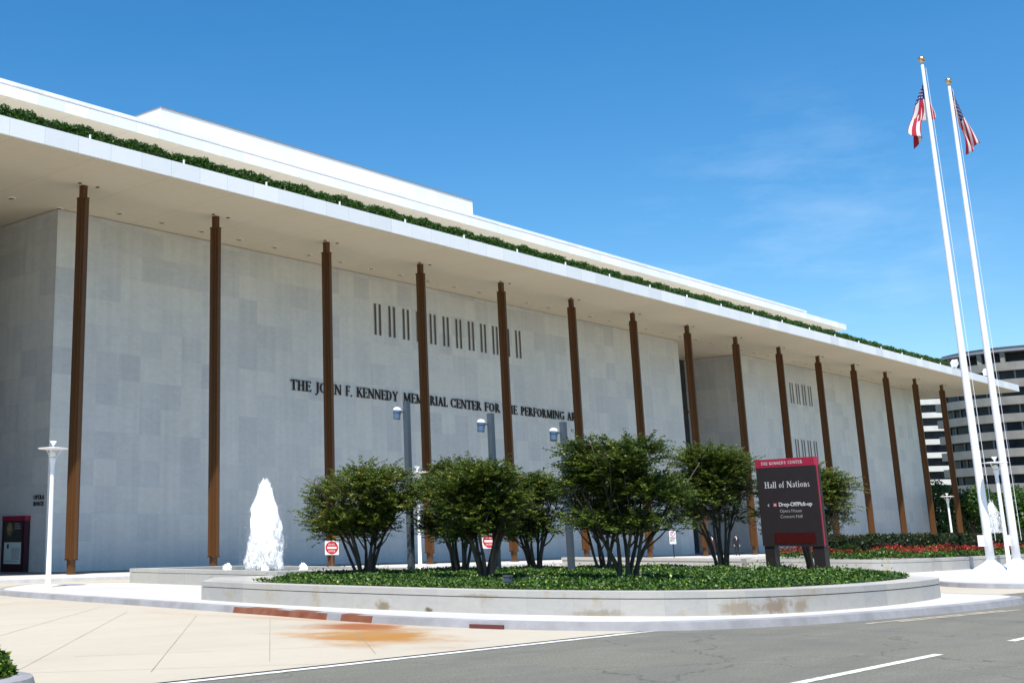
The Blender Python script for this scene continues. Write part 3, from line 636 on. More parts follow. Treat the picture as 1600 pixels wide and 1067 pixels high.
# ---------------------------------------------------------------- planter, fountain, terrace
Z_CAP = 0.48
def wall_ring(outline, z0, z1, th, mt, name, parent, cap=0.13, over=0.008, gap=0.018):
    """stone wall with a slightly proud cap and a shadow joint under it"""
    if area(outline) < 0: outline = outline[::-1]
    N = len(outline)
    def ring(b, a, c, za, zb):
        for i in range(N):
            j = (i+1) % N
            b.add([(*a[i],za),(*a[j],za),(*a[j],zb),(*a[i],zb)], [(0,1,2,3)])
            b.add([(*c[i],za),(*c[j],za),(*c[j],zb),(*c[i],zb)], [(3,2,1,0)])
            b.add([(*a[i],zb),(*a[j],zb),(*c[j],zb),(*c[i],zb)], [(0,1,2,3)])
    body = MB(); ring(body, inset(outline, over), inset(outline, th-over), z0, z1-cap-gap)
    ring(body, inset(outline, over+0.05), inset(outline, th-over-0.05), z1-cap-gap, z1-cap)
    o = body.build(name, mt, parent)
    cp = MB(); ring(cp, outline, inset(outline, th), z1-cap+0.002, z1)
    for i in range(N):
        j = (i+1) % N; a = outline; c = inset(outline, th) if i == 0 else c
        cp.add([(*a[i],z1-cap+0.002),(*a[j],z1-cap+0.002),(*c[j],z1-cap+0.002),(*c[i],z1-cap+0.002)], [(3,2,1,0)])
    cp.build('cap_stone', mt, parent)
    return o
front = spline([(-13.25,-24.3),(-13.6,-26.2),(-13.86,-28),(-13.95,-30.5),(-13.83,-33.4),(-13.4,-35.3),(-12.66,-36.9),(-11.6,-38),(-10.2,-38.7),(-8.2,-39.15),(-4.8,-39.35),(-1.5,-39.1),(0.1,-38.7),(0.9,-38.0)], 4, closed=False)
back = [(1.6,-37.0),(3.6,-35.2),(5.6,-33.0),(6.3,-30.6),(5.9,-27.0),(3.6,-24.6),(0.2,-23.0),(-3.5,-22.4),(-8.0,-21.9),(-10.6,-21.9)]
outer = front + back
planter = empty('stone_planter', (-5,-30,0), 'low curved pale stone planter wall around the crape myrtle bed', 'planter')
def reparent(o, root): o.location = -root.location
bed = inset(outer if area(outer) > 0 else outer[::-1], 0.75)
o = wall_ring(outer, -0.01, Z_CAP, 0.75, M['planter'], 'stone_wall', planter)
for c in planter.children: c.location = (5, 30, 0)
b = MB(); b.add([(p[0],p[1],0.44) for p in bed], [tuple(range(len(bed)))])
s_ = b.build('soil', M['soil'], planter); s_.location = (5,30,0)
# stone margin at the left, between planter wall and leaves
mg = [(-11.2,-22.5),(-12.7,-24.3),(-13.1,-25.6),(-12.3,-26.2),(-11.0,-25.2),(-9.2,-23.9),(-7.6,-22.7),(-8.0,-22.4)]
b = MB(); b.add([(p[0],p[1],Z_CAP+0.004) for p in mg], [tuple(range(len(mg)))]); q = b.build('margin_slab', M['planter'], planter); q.location = (5,30,0)
# inner stone strip crossing the bed
b = MB(); b.prism([(-9.6,-31.55),(-3.4,-31.5),(-3.4,-30.85),(-9.6,-31.05)], 0.40, 0.56); q = b.build('stone_strip', M['planter'], planter); q.location = (5,30,0)

# ground cover
rg = np.random.default_rng(11)
n = 230000
X = rg.uniform(-14, 7, n); Yv = rg.uniform(-40, -22, n)
bed2 = inset(bed, -0.02)
ring = np.array(bed2)
def inside_np(poly, X, Yv):
    c = np.zeros(len(X), bool); j = len(poly)-1
    for i in range(len(poly)):
        xi, yi = poly[i]; xj, yj = poly[j]
        k = ((yi > Yv) != (yj > Yv)) & (X < (xj-xi)*(Yv-yi)/((yj-yi) or 1e-9)+xi); c ^= k; j = i
    return c
keep = inside_np(bed2, X, Yv) & ~inside_np(mg, X, Yv) & ~((X > -9.6) & (X < -3.4) & (np.abs(Yv+31.2) < 0.36))
X, Yv = X[keep], Yv[keep]; n = len(X)
h = 0.10+0.035*np.sin(X*2.3+Yv)+0.03*np.sin(Yv*3.1-X)+0.05*rg.random(n)
edge = inside_np(inset(bed, 0.35), X, Yv); h = np.where(edge, h, h*0.6)
h = h+np.where(rg.random(n) > 0.994, rg.uniform(0.06,0.2,n), 0)+np.where((np.hypot(X-1.6, Yv+33.2) < 1.2) & (rg.random(n) > 0.93), rg.uniform(0.05,0.28,n), 0)
mound = 0.10*np.exp(-((X+1.5)**2/9+(Yv+36.8)**2/2.2)); h = h+mound
P = np.stack([X, Yv, 0.44+h*rg.uniform(0.45,1.0,n)], 1)
D = rnd_dirs(rg, n); D[:,2] = np.abs(D[:,2])*0.6+0.15; D /= np.linalg.norm(D,axis=1)[:,None]
N_ = rnd_dirs(rg, n)*0.7; N_[:,2] += 1.0
patch = 0.5+0.5*np.sin(X*1.1+2*np.sin(Yv*0.7))*np.sin(Yv*1.3+X*0.4)
tn = np.clip(rg.random(n)**1.7*0.62 + 0.16*patch + 0.45*(rg.random(n) > 0.90), 0, 1)
v, t = leaf_cloud(P, D, N_, rg.uniform(0.05,0.10,n), rg.uniform(0.035,0.07,n), tn)
o = leaf_obj('ground_cover', v, t, M['cover']); tag(o, 'dense low green leafy ground cover filling the stone planter', 'ground cover', kind='stuff')

# fountain
fo = [(-5.85,-11.85),(-6.15,-20.1),(0.6,-20.1),(0.6,-11.85)]
ftn = empty('fountain', (-2.7,-16.0,0), 'low pale stone fountain basin at the left with one tall jet', 'fountain')
wall_ring(fo, -0.01, 0.53, 0.7, M['basin'], 'basin_wall', ftn)
b = MB(); b.add([(-5.3,-12.4,0.45),(-5.6,-19.5,0.45),(0.0,-19.5,0.45),(0.0,-12.4,0.45)], [(3,2,1,0)] if False else [(0,1,2,3)])
M['water'] = mat('pool_water', (0.06,0.09,0.10), 0.08, bump=0.6, bscale=6, spec=0.7)
b.build('water', M['water'], ftn)
for c in ftn.children: c.location = (2.7,16.0,0)
def spray_mat():
    m = bpy.data.materials.new('white_water'); m.use_nodes = True; n, l = m.node_tree.nodes, m.node_tree.links
    b = n['Principled BSDF']; b.subsurface_method = 'BURLEY'; b.inputs['Subsurface Weight'].default_value = 1.0; b.inputs['Subsurface Radius'].default_value = (1,1,1); b.inputs['Subsurface Scale'].default_value = 0.12; b.inputs['Base Color'].default_value = (0.93,0.945,0.96,1); b.inputs['Roughness'].default_value = 0.5
    tr = n.new('ShaderNodeBsdfTranslucent'); tr.inputs[0].default_value = (0.93,0.96,0.98,1)
    x = n.new('ShaderNodeMixShader'); x.inputs[0].default_value = 0.35; l.new(b.outputs[0], x.inputs[1]); l.new(tr.outputs[0], x.inputs[2]); tp = n.new('ShaderNodeBsdfTransparent'); y = n.new('ShaderNodeMixShader'); y.inputs[0].default_value = 0.42; l.new(x.outputs[0], y.inputs[1]); l.new(tp.outputs[0], y.inputs[2]); l.new(y.outputs[0], n['Material Output'].inputs[0]); return m
M['spray'] = spray_mat()
def jet_profile(t, rbot, rtop):
    r = rbot+(rtop-rbot)*t**1.15
    return r*np.where(t > 0.74, np.clip((1.0-t)/0.26, 0, 1)**0.45*0.93+0.07, 1)
def jet_mesh(name, h, rbot, rtop, seed, parent, nd=5200, big=True):
    """aerated jet: a frothy column wrapped in thousands of falling strands and drops"""
    rg = np.random.default_rng(seed); rnd = random.Random(seed)
    # frothy column
    NA, NZ = (72, 120) if big else (20, 12)
    cv = []
    for i in range(NZ+1):
        t = i/NZ
        for k in range(NA):
            a = 2*math.pi*k/NA; p = Vector((math.cos(a)*3.2, math.sin(a)*3.2, t*h*2.2+seed))
            q = Vector((math.cos(a)*5.5, math.sin(a)*5.5, t*h*1.5+seed*3))
            nn = mnoise.noise(p)*0.24+mnoise.noise(q)*0.16+mnoise.noise(q*2.3)*0.07
            rr = float(jet_profile(np.array(t*0.985), rbot, rtop))*((0.14+0.36*min(1,t/0.75))+nn*(0.8 if t < 0.3 else 1) if big else 0.75+nn); cv.append((rr*math.cos(a), rr*math.sin(a), t*h*0.975+mnoise.noise(q)*0.10*h/3))
    if not big: cv = [(x_*0.9, y_*0.9, z_) for x_, y_, z_ in cv]
    cf = [(i*NA+k, i*NA+(k+1)%NA, (i+1)*NA+(k+1)%NA, (i+1)*NA+k) for i in range(NZ) for k in range(NA)]
    # strands
    t = rg.random(nd)**0.9; prof = jet_profile(t, rbot, rtop)
    a = rg.uniform(0, 2*np.pi, nd); rad = prof*np.sqrt(rg.uniform(0.22, 1.22, nd))*(1+0.10*np.sin(a*3+t*9)+0.07*np.sin(a*7-t*20))
    fl = rg.random(nd) > 0.90; rad = np.where(fl, rad*rg.uniform(1.0,1.5,nd)+0.04, rad)
    zz = t*h*np.where(fl, 1.0, 1.0); zz = np.where((t > 0.9) & (rg.random(nd) > 0.6), zz+rg.random(nd)**2*0.34*h/3, zz)
    P = np.stack([rad*np.cos(a), rad*np.sin(a), zz], 1)
    D = np.stack([np.cos(a)*0.14, np.sin(a)*0.14, np.ones(nd)], 1)+rg.normal(0,0.075,(nd,3)); D /= np.linalg.norm(D,axis=1)[:,None]
    L = np.where(~fl, rg.uniform(0.05,0.34,nd), rg.uniform(0.015,0.04,nd)); Wd = np.where(~fl, rg.uniform(0.007,0.022,nd), rg.uniform(0.012,0.026,nd))
    if not big: L = L*0.5
    A = np.cross(D, rnd_dirs(rg, nd)); A /= np.linalg.norm(A,axis=1)[:,None]; B = np.cross(D, A); Wc = Wd[:,None]
    pts = np.stack([P-D*L[:,None]*0.5, P+A*Wc*0.5, P+(-A*0.5+B*0.87)*Wc*0.5, P+(-A*0.5-B*0.87)*Wc*0.5, P+D*L[:,None]*0.5], 1).reshape(-1,3)
    tri = []
    for k in ((0,2,1),(0,3,2),(0,1,3),(4,1,2),(4,2,3),(4,3,1)): tri.append(np.arange(nd)[:,None]*5+np.array(k)[None])
    tri = np.stack(tri,1).reshape(-1,3); nc = len(cv)
    allv = np.concatenate([np.array(cv), pts]); quads = np.array(cf, dtype=np.int32)
    loops = np.concatenate([quads.ravel(), (tri+nc).ravel()]).astype(np.int32)
    starts = np.concatenate([np.arange(0, quads.size, 4), quads.size+np.arange(0, tri.size, 3)]).astype(np.int32)
    me = bpy.data.meshes.new(name)
    me.vertices.add(len(allv)); me.vertices.foreach_set('co', allv.astype(np.float32).ravel())
    me.loops.add(len(loops)); me.loops.foreach_set('vertex_index', loops)
    me.polygons.add(len(starts)); me.polygons.foreach_set('loop_start', starts); me.update(calc_edges=True)
    me.materials.append(M['spray']); o = bpy.data.objects.new(name, me); COL.objects.link(o); o.parent = parent; return o
j = jet_mesh('water_jet', 3.0, 0.66, 0.33, 5, ftn, 30000); j.location = (0,0,0.46)
for k in range(6):
    a = R(45+60*k); q = jet_mesh('bubbler', 0.20, 0.14, 0.08, 20+k, ftn, 500, False); q.location = (1.65*math.cos(a), 1.65*math.sin(a), 0.45)

# second fountain far away, only its jet shows above the hedge
f2 = empty('fountain', (81.9,-16.8,0), 'distant white water jet rising behind the hedge beside the flagpole', 'fountain')
b = MB(); b.box(-3.2,-4.2,-0.01,3.2,4.2,0.5); b.build('basin_wall', M['basin'], f2)
j = jet_mesh('water_jet', 3.6, 1.0, 0.35, 9, f2, 6000); j.location = (0,0,0.5)

# terrace walls with flower bed at the right
tw = empty('garden_wall', (21.2,-18.5,0), 'low plain white stone wall behind the trees, left of the flower bed', 'wall')
b = MB(); b.box(-0.5,-5.0,-0.15,0.5,4.6,0.45); b.build('stone_wall', M['planter'], tw)
b = MB(); b.box(-0.53,-5.0,0.45,0.53,4.63,0.575); b.build('cap_stone', M['planter'], tw)
terr_out = spline([(20.6,-23.8),(20.6,-28.0),(21.3,-29.7),(23.0,-30.35),(25.1,-30.4)], 5, closed=False)
terr = terr_out + [(25.1,-23.8)]
fp = empty('flower_planter', (24,-27,0), 'pale stone planter with rounded corner holding red flowers before a hedge', 'planter')
wall_ring(terr, -0.01, 0.555, 0.45, M['planter'], 'stone_wall', fp)
for c in fp.children: c.location = (-24,27,0)
b = MB(); bi = inset(terr if area(terr) > 0 else terr[::-1], 0.4); b.add([(p[0],p[1],0.50) for p in bi], [tuple(range(len(bi)))]); q = b.build('soil', M['soil'], fp); q.location = (-24,27,0)
fp2 = empty('flower_planter', (60,-27,0), 'long straight pale stone planter wall behind the flagpoles', 'planter')
t2 = [(25.75,-30.45),(31.4,-30.45),(31.9,-30.45),(31.9,-30.0),(32.2,-30.0),(32.2,-30.45),(100,-30.45),(100,-23),(25.75,-23)]
t2 = [(25.75,-30.45),(100,-30.45),(100,-23),(25.75,-23)]
wall_ring(t2, -0.01, 0.555, 0.45, M['planter'], 'stone_wall', fp2)
for c in fp2.children: c.location = (-60,27,0)
b = MB(); b.add([(p[0],p[1],0.50) for p in [(26.1,-30.1),(99.6,-30.1),(99.6,-23.3),(26.1,-23.3)]], [(0,1,2,3)]); q = b.build('soil', M['soil'], fp2); q.location = (-60,27,0)
b = MB(); b.box(25.1,-30.0,-0.01,25.75,-29.6,0.5); tag(b.build('garden_wall', mat('dark_joint',(0.12,0.11,0.13),0.8)), 'narrow dark upright gap stone between the two planter walls', 'wall')
for x in (31.9,):
    b = MB(); b.box(x-0.1,-30.47,0.0,x+0.1,-30.44,0.42); tag(b.build('wall_pilaster', mat('pilaster',(0.30,0.29,0.30),0.8)), 'thin grey strip on the planter wall left of the first flagpole', 'pilaster')

def path_points(rg, pts, n, w):
    pts = np.array(pts, float); seg = np.linalg.norm(np.diff(pts,axis=0),axis=1); cum = np.r_[0,np.cumsum(seg)]
    s = rg.uniform(0, cum[-1], n); i = np.clip(np.searchsorted(cum, s)-1, 0, len(seg)-1); t = (s-cum[i])/seg[i]
    p = pts[i]+(pts[i+1]-pts[i])*t[:,None]; d = (pts[i+1]-pts[i])/seg[i][:,None]; nn = np.stack([-d[:,1], d[:,0]],1)
    o = rg.uniform(-w/2, w/2, n); return p+nn*o[:,None], s, o
rg = np.random.default_rng(21)
fl_path = [(22.3,-24.4),(22.4,-27.4),(23.4,-28.6),(25.0,-28.75),(45,-28.75),(70,-28.75)]
p2, s1, o1 = path_points(rg, fl_path, 30000, 2.0)
zt = 0.52+0.30*np.clip(1-np.abs(o1)/1.1,0,1)+0.12*np.sin(s1*1.3)*np.sin(s1*0.37)+0.1
P = np.stack([p2[:,0], p2[:,1], 0.5+(zt-0.45)*rg.uniform(0.3,1.0,len(s1))], 1); n = len(P)
D = rnd_dirs(rg,n); D[:,2] = np.abs(D[:,2])+0.2; D /= np.linalg.norm(D,axis=1)[:,None]
redm = (np.sin(s1*0.9+1)+0.4*np.sin(s1*2.3) > -0.75) & (P[:,2] > 0.72) & (rg.random(n) > 0.42)
v, t = leaf_cloud(P[~redm], D[~redm], rnd_dirs(rg,(~redm).sum()), rg.uniform(0.09,0.16,(~redm).sum()), rg.uniform(0.05,0.09,(~redm).sum()), rg.random((~redm).sum())*0.8)
o = leaf_obj('bedding_leaves', v, t, M['cover']); tag(o, 'low green bedding plants along the raised planter', 'plants', kind='stuff')
v, t = leaf_cloud(P[redm]+np.array([0,0,0.10]), D[redm], rnd_dirs(rg,redm.sum()), rg.uniform(0.07,0.13,redm.sum()), rg.uniform(0.05,0.10,redm.sum()), rg.random(redm.sum()))
o = leaf_obj('red_flowers', v, t, M['redflower']); tag(o, 'band of bright red flowers in front of the hedge', 'flowers', kind='stuff')
hp = [(25.4,-24.6),(26.2,-26.3),(28,-26.9),(45,-26.9),(75,-26.9)]
for nm, pth, lab in (('hedge', hp, 'long brownish green hedge behind the red flowers at the right'),):
    p2, s1, o1 = path_points(rg, pth, 60000, 1.3)
    top = 1.50+0.05*np.sin(s1*1.9)+0.04*np.sin(s1*5.3)-0.25*(np.abs(o1)/0.65)**4
    fz = rg.random(len(s1)); Zz = np.where(fz < 0.4, top+rg.normal(0,0.03,len(s1)), rg.uniform(0.45,1,len(s1))*top)
    P = np.stack([p2[:,0],p2[:,1],Zz],1); n = len(P); D = rnd_dirs(rg,n); D[:,2] += 0.4; D /= np.linalg.norm(D,axis=1)[:,None]
    tn = np.clip(rg.random(n)*0.75+0.3*(Zz > 1.45)*rg.random(n)+0.12*np.sin(s1*0.8),0,1)
    v, t = leaf_cloud(P, D, rnd_dirs(rg,n), rg.uniform(0.09,0.16,n), rg.uniform(0.05,0.09,n), tn)
    hd = empty('hedge', (40,-26.9,0.5), lab, 'hedge'); o = leaf_obj('foliage', v-np.array([40,-26.9,0.5]), t, M['barberry'], hd)
    b = MB()
    for k in range(len(pth)-1):
        a, c = Vector(pth[k]), Vector(pth[k+1]); d = (c-a).normalized(); nn = Vector((-d.y,d.x))*0.4
        b.prism([(a-nn)[:], (c-nn)[:], (c+nn)[:], (a+nn)[:]], 0.4, 1.45)
    q = b.build('branches', bpy.data.materials['hedge_core'], hd); q.location = (-40,26.9,-0.5)
# clipped sage shrubs in the bed
for k, (x, y, lab) in enumerate(((24.6,-26.9,'small grey green shrub in front of the hedge left of the planter gap'),(33.0,-28.0,'small grey green shrub in front of the hedge between the flowers and flagpole'))):
    n = 900; d = rnd_dirs(rg,n); d[:,2] = np.abs(d[:,2]); P = d*np.array([0.8,0.6,0.45])*rg.uniform(0.8,1.0,n)[:,None]
    v, t = leaf_cloud(P, d, rnd_dirs(rg,n), rg.uniform(0.08,0.14,n), rg.uniform(0.05,0.08,n), rg.random(n)*0.5)
    o = leaf_obj('shrub', v, t, M['cover']); o.location = (x,y,0.62); tag(o, lab, 'shrub')

# near bush at the lower left corner
rg = np.random.default_rng(5); n = 15000
d = rnd_dirs(rg,n); d[:,2] = np.abs(d[:,2])
sc = 1+0.06*np.sin(d[:,0]*9)+0.05*np.sin(d[:,1]*11+1)
P = d*np.array([0.78,0.78,0.58])*(sc*rg.uniform(0.80,1.0,n))[:,None]
D = d*0.7+rnd_dirs(rg,n)*0.7; D /= np.linalg.norm(D,axis=1)[:,None]
v, t = leaf_cloud(P, D, d+rnd_dirs(rg,n)*0.6, rg.uniform(0.06,0.11,n), rg.uniform(0.035,0.06,n), np.clip(rg.random(n)*1.02,0,1))
bush = empty('bush', (bc[0], bc[1], -0.05), 'round bright green leafy bush cut off by the lower left corner', 'bush')
leaf_obj('foliage', v, t, M['cover'], bush)
b = MB(); b.lathe([(0.5,0.0),(0.5,0.2),(0.35,0.30),(0.1,0.34)], n=18); b.build('branches', bpy.data.materials['hedge_core'], bush)

# ---------------------------------------------------------------- crape myrtles
def myrtle(loc, height, width, seed, label, clear=0.235, nstem=8, spread=1.0, sprays=2900, base_w=0.16):
    rg = np.random.default_rng(seed); rnd = random.Random(seed)
    root = empty('crape_myrtle', loc, label, 'tree', 'multi-stemmed trees in the stone planter')
    b = MB(); tips = []
    for k in range(nstem):
        a = 2*math.pi*k/nstem+rnd.uniform(-0.3,0.3); rr = width*0.5*rnd.uniform(0.35,0.72)*spread
        bx, by = base_w*math.cos(a)*rnd.uniform(0.5,1.2), base_w*math.sin(a)*rnd.uniform(0.5,1.2)
        hz = height*rnd.uniform(0.62,0.80); pts = []; rad = []
        wob = rnd.uniform(0,6)
        for i in range(9):
            t = i/8; q = t**1.25
            pts.append((bx+(rr*math.cos(a))*q+0.05*math.sin(t*7+wob), by+(rr*math.sin(a))*q+0.05*math.cos(t*6+wob), hz*t-0.06))
            rad.append(0.060*(1-t*0.72)*rnd.uniform(0.92,1.08)*(1.25 if i == 0 else 1))
        b.tube(pts, rad, 7); tips.append(Vector(pts[-1]))
        for m_ in range(4):
            i = rnd.choice((3,4,5,6)); p = Vector(pts[i]); a2 = a+rnd.uniform(-1.3,1.3); L = width*rnd.uniform(0.16,0.30)
            e = p+Vector((math.cos(a2)*L, math.sin(a2)*L, L*rnd.uniform(0.9,1.6))); mid = (p+e)/2+Vector((0,0,-0.06))
            b.tube([p, mid, e], [rad[i]*0.6, rad[i]*0.42, 0.010], 5); tips.append(e)
            for _ in range(2):
                e2 = e+Vector((rnd.uniform(-.3,.3), rnd.uniform(-.3,.3), rnd.uniform(0.0,.35))); b.tube([e, e2], [0.010,0.004], 4)
    b.build('trunk', M['bark'], root, smooth=True)
    # crown: layered lobes filled with leafy sprays
    zc0 = height*clear; zc1 = height
    lobes = []
    for k in range(30):
        a = rnd.uniform(0, 2*math.pi); fr = rnd.random()**0.42
        tz = rnd.uniform(0.10,0.82)**0.9; zz = zc0+(zc1-zc0)*tz; env = math.sqrt(max(0.05, 1-(max(0, tz-0.38)/0.66)**2))*(0.78+0.22*min(1, tz/0.3))
        rr = fr*width*0.5*0.72*env
        lobes.append((np.array([rr*math.cos(a), rr*math.sin(a), zz]), width*rnd.uniform(0.17,0.25), (zc1-zc0)*rnd.uniform(0.11,0.17)))
    lobes.append((np.array([0,0,zc1-(zc1-zc0)*0.22]), width*0.22, (zc1-zc0)*0.20))
    P_, D_, N_2, L_, W_, T_ = [], [], [], [], [], []
    for s in range(sprays):
        c, rh, rv = lobes[s % len(lobes)]
        d = rg.normal(size=3); d /= np.linalg.norm(d)
        if d[2] < -0.25: d[2] = -d[2]
        rr = rg.uniform(0.35, 1.05)
        o = c+d*np.array([rh, rh, rv])*rr
        # shoots arch outward, drooping a little at the sides, upright on top
        out = np.array([d[0]+o[0]/width*1.1, d[1]+o[1]/width*1.1, 0.0]); out /= np.linalg.norm(out)+1e-6
        up = 0.10+0.75*max(0, d[2])*rg.uniform(0.3,1.3) + rg.normal(0,0.16)
        ax = out+np.array([0,0,up]); ax /= np.linalg.norm(ax)
        L = rg.uniform(0.22, 0.46) if rg.random() < 0.9 else rg.uniform(0.45,0.62)
        nl = int(L/0.0165); ts = np.linspace(0.05, 1, nl)
        side = np.cross(ax, [0,0,1]); side /= np.linalg.norm(side)+1e-6
        sg = np.where(np.arange(nl) % 2 == 0, 1.0, -1.0)[:,None]
        pp = o+ax*ts[:,None]*L+np.array([0,0,-0.05])*ts[:,None]**2+rg.normal(0,0.012,(nl,3))
        dd = side*sg*0.85+ax*0.55+rg.normal(0,0.28,(nl,3)); dd /= np.linalg.norm(dd,axis=1)[:,None]
        up_ = np.tile(np.array([0,0,1.0]),(nl,1))+rg.normal(0,0.35,(nl,3))
        P_.append(pp); D_.append(dd); N_2.append(up_); L_.append(rg.uniform(0.065,0.11,nl)*(1.1-0.4*ts)); W_.append(rg.uniform(0.036,0.058,nl))
        base = rg.uniform(0.15,0.75)+((seed*37)%7-3)*0.035; T_.append(np.clip(base+rg.normal(0,0.13,nl)+(0.28*(rg.random() < 0.16))*ts*1.2, 0, 1))
    P = np.concatenate(P_); D = np.concatenate(D_); Nn = np.concatenate(N_2)
    v, t = leaf_cloud(P, D, Nn, np.concatenate(L_), np.concatenate(W_), np.concatenate(T_))
    leaf_obj('crown', v, t, M['leaf'], root)
    return root
TR = [
 ((-7.8,-25.4,0.44), 3.40, 3.35, 31, 'leftmost crape myrtle beside the fountain with a round dark green crown', dict(nstem=9, clear=0.235)),
 ((-4.2,-26.2,0.44), 3.55, 2.6, 32, 'crape myrtle just right of the first grey light pole, with a dark thick base', dict(nstem=8, clear=0.235)),
 ((-9.0,-30.6,0.44), 3.10, 2.5, 33, 'crape myrtle with leaning stems in front of the second grey light pole', dict(nstem=7, clear=0.235, sprays=2300)),
 ((-0.5,-26.4,0.44), 3.25, 2.35, 34, 'small crape myrtle with spread thin stems between second and third light poles', dict(nstem=8, clear=0.235, sprays=2300)),
 ((-7.75,-34.0,0.44), 3.62, 3.5, 35, 'largest and tallest crape myrtle with a broad crown in the middle', dict(nstem=8, clear=0.235, sprays=3700)),
 ((1.3,-28.0,0.44), 3.3, 2.5, 36, 'crape myrtle half hidden behind the tallest one, just right of the third light pole', dict(nstem=6, clear=0.235, sprays=2000)),
 ((4.4,-30.5,0.44), 4.3, 2.9, 37, 'tall narrow crape myrtle directly left of the dark sign', dict(nstem=7, clear=0.23)),
 ((5.7,-33.1,0.44), 3.45, 3.0, 38, 'crape myrtle standing behind the dark sign, only its right half showing', dict(nstem=7, clear=0.23, sprays=3600)),
]
for loc, h, w, sd, lab, kw in TR: myrtle(loc, h, w, sd, lab, **kw)

# ---------------------------------------------------------------- light poles, lamp posts, bollard
def grey_pole(x, y, ztop, label):
    r = empty('light_pole', (x,y,0.42), label, 'light pole', 'square grey light poles in the planter'); h = ztop-0.42
    b = MB(); b.box(-0.085,-0.085,0,0.085,0.085,h); b.build('pole', M['grey_pole'], r)
    b = MB(); dx, dy = -0.30*0.70, 0.30*0.71
    t = Matrix.Translation((dx*1.05, dy*1.05, h-0.40)) @ Matrix.Rotation(R(8),4,'Y')
    b.lathe([(0.10,-0.20),(0.118,-0.18),(0.118,0.0),(0.135,0.02),(0.135,0.10)], n=18, mat=t)
    q = b.build('spotlight', M['lamp_blue'], r, smooth=False)
    c = MB(); c.lathe([(0.137,0.10),(0.13,0.16),(0.08,0.20),(0.02,0.21)], n=18, mat=t); c.build('lamp_cap', M['white'], q)
    b = MB(); b.tube([(dx*0.6,dy*0.6,h-0.33),(0,0,h-0.33)], 0.03, 6); b.build('bracket', M['grey_pole'], r)
grey_pole(-5.0,-24.9,5.87,'tallest square grey light pole, left of the three, with its spotlight over the trees')
grey_pole(-3.5,-27.1,5.42,'middle square grey light pole rising behind the second tree cluster')
grey_pole(-2.0,-28.8,5.12,'right hand square grey light pole beside the tallest tree')
b = MB(); b.box(-0.07,-0.07,0,0.07,0.07,0.30); b.box(-0.085,-0.085,0.30,0.085,0.085,0.33); o = b.build('bollard', M['grey_pole']); o.location = (-12.45,-33.75,0.43)
tag(o, 'short grey square post at the front edge of the ground cover', 'bollard')

def lamp_post():
    r = empty('lamp_post', (0,0,0), 'x', 'lamp post', 'white lamp posts with a flat disc on top')
    b = MB(); b.lathe([(0.15,0),(0.15,0.02),(0.095,0.04),(0.085,1.5),(0.075,4.05),(0.078,4.15),(0.11,4.35),(0.115,4.42),(0.09,4.44)], n=18); b.build('pole', M['white'], r, smooth=True)
    b = MB(); b.lathe([(0.03,4.44),(0.10,4.48),(0.115,4.55),(0.09,4.63),(0.03,4.66)], n=16); b.build('bulb', mat('milky_bulb',(0.75,0.74,0.66),0.2), r, smooth=True)
    b = MB(); b.lathe([(0.05,4.72),(0.50,4.735),(0.54,4.75),(0.54,4.765),(0.30,4.79),(0.05,4.80)], n=32); d = b.build('disc_shade', M['white'], r)
    for k in range(3):
        a = R(100+120*k); b = MB(); b.tube([(0.10*math.cos(a),0.10*math.sin(a),4.40),(0.34*math.cos(a),0.34*math.sin(a),4.74)], 0.012, 6); b.build('strut', M['white'], r)
    b = MB(); b.lathe([(0.02,4.80),(0.03,4.86),(0.125,5.0),(0.125,5.02)], n=16); b.build('finial', M['white'], d)
    return r
lp = lamp_post()
spots = [((-10.34,-13.0,0),'white disc topped lamp post on the bright pavement near the left edge'),((10.6,-12.7,-0.15),'white disc topped lamp post mostly hidden by trees beside a grey light pole'),
         ((77.9,-14.7,-0.1),'small distant white lamp post behind the hedge at the end of the hall'),((27.5,-32.78,0.0),'white disc topped lamp post standing between the two flagpoles')]
for k, (p, lab) in enumerate(spots):
    o = lp if k == 0 else copy_tree(lp); o.location = p; o['label'] = lab; o.rotation_euler = (0,0,R(20*k))

# ---------------------------------------------------------------- flagpoles and flags
def flagpole(x, y, h, label):
    r = empty('flagpole', (x,y,0), label, 'flagpole', 'tall white flagpoles')
    b = MB(); b.lathe([(0.185,0.0),(0.18,2.0),(0.165,8.0),(0.125,16),(0.075,h-0.35),(0.065,h-0.3)], n=22); b.build('pole', M['white'], r, smooth=True)
    b = MB(); b.lathe([(0.80,0.0),(0.78,0.04),(0.40,0.26),(0.20,0.42),(0.19,0.44)], n=28); b.build('flash_collar', M['white'], r)
    b = MB(); b.lathe([(0.03,h-0.42),(0.05,h-0.30),(0.03,h-0.18)]+[(0.17*math.sin(a),h-0.0-0.17*math.cos(a)) for a in [0.3+k*0.27 for k in range(10)]], n=20); b.build('finial_ball', M['gold'], r, smooth=True)
    b = MB(); b.box(-0.30,0.10,1.05,-0.12,0.34,1.55); b.build('cleat_box', M['white'], r)
    b = MB(); b.tube([(0.10,-0.12,h-0.45),(0.17,-0.21,h/2),(0.22,-0.26,1.3)], 0.010, 5); b.build('halyard', M['white'], r)
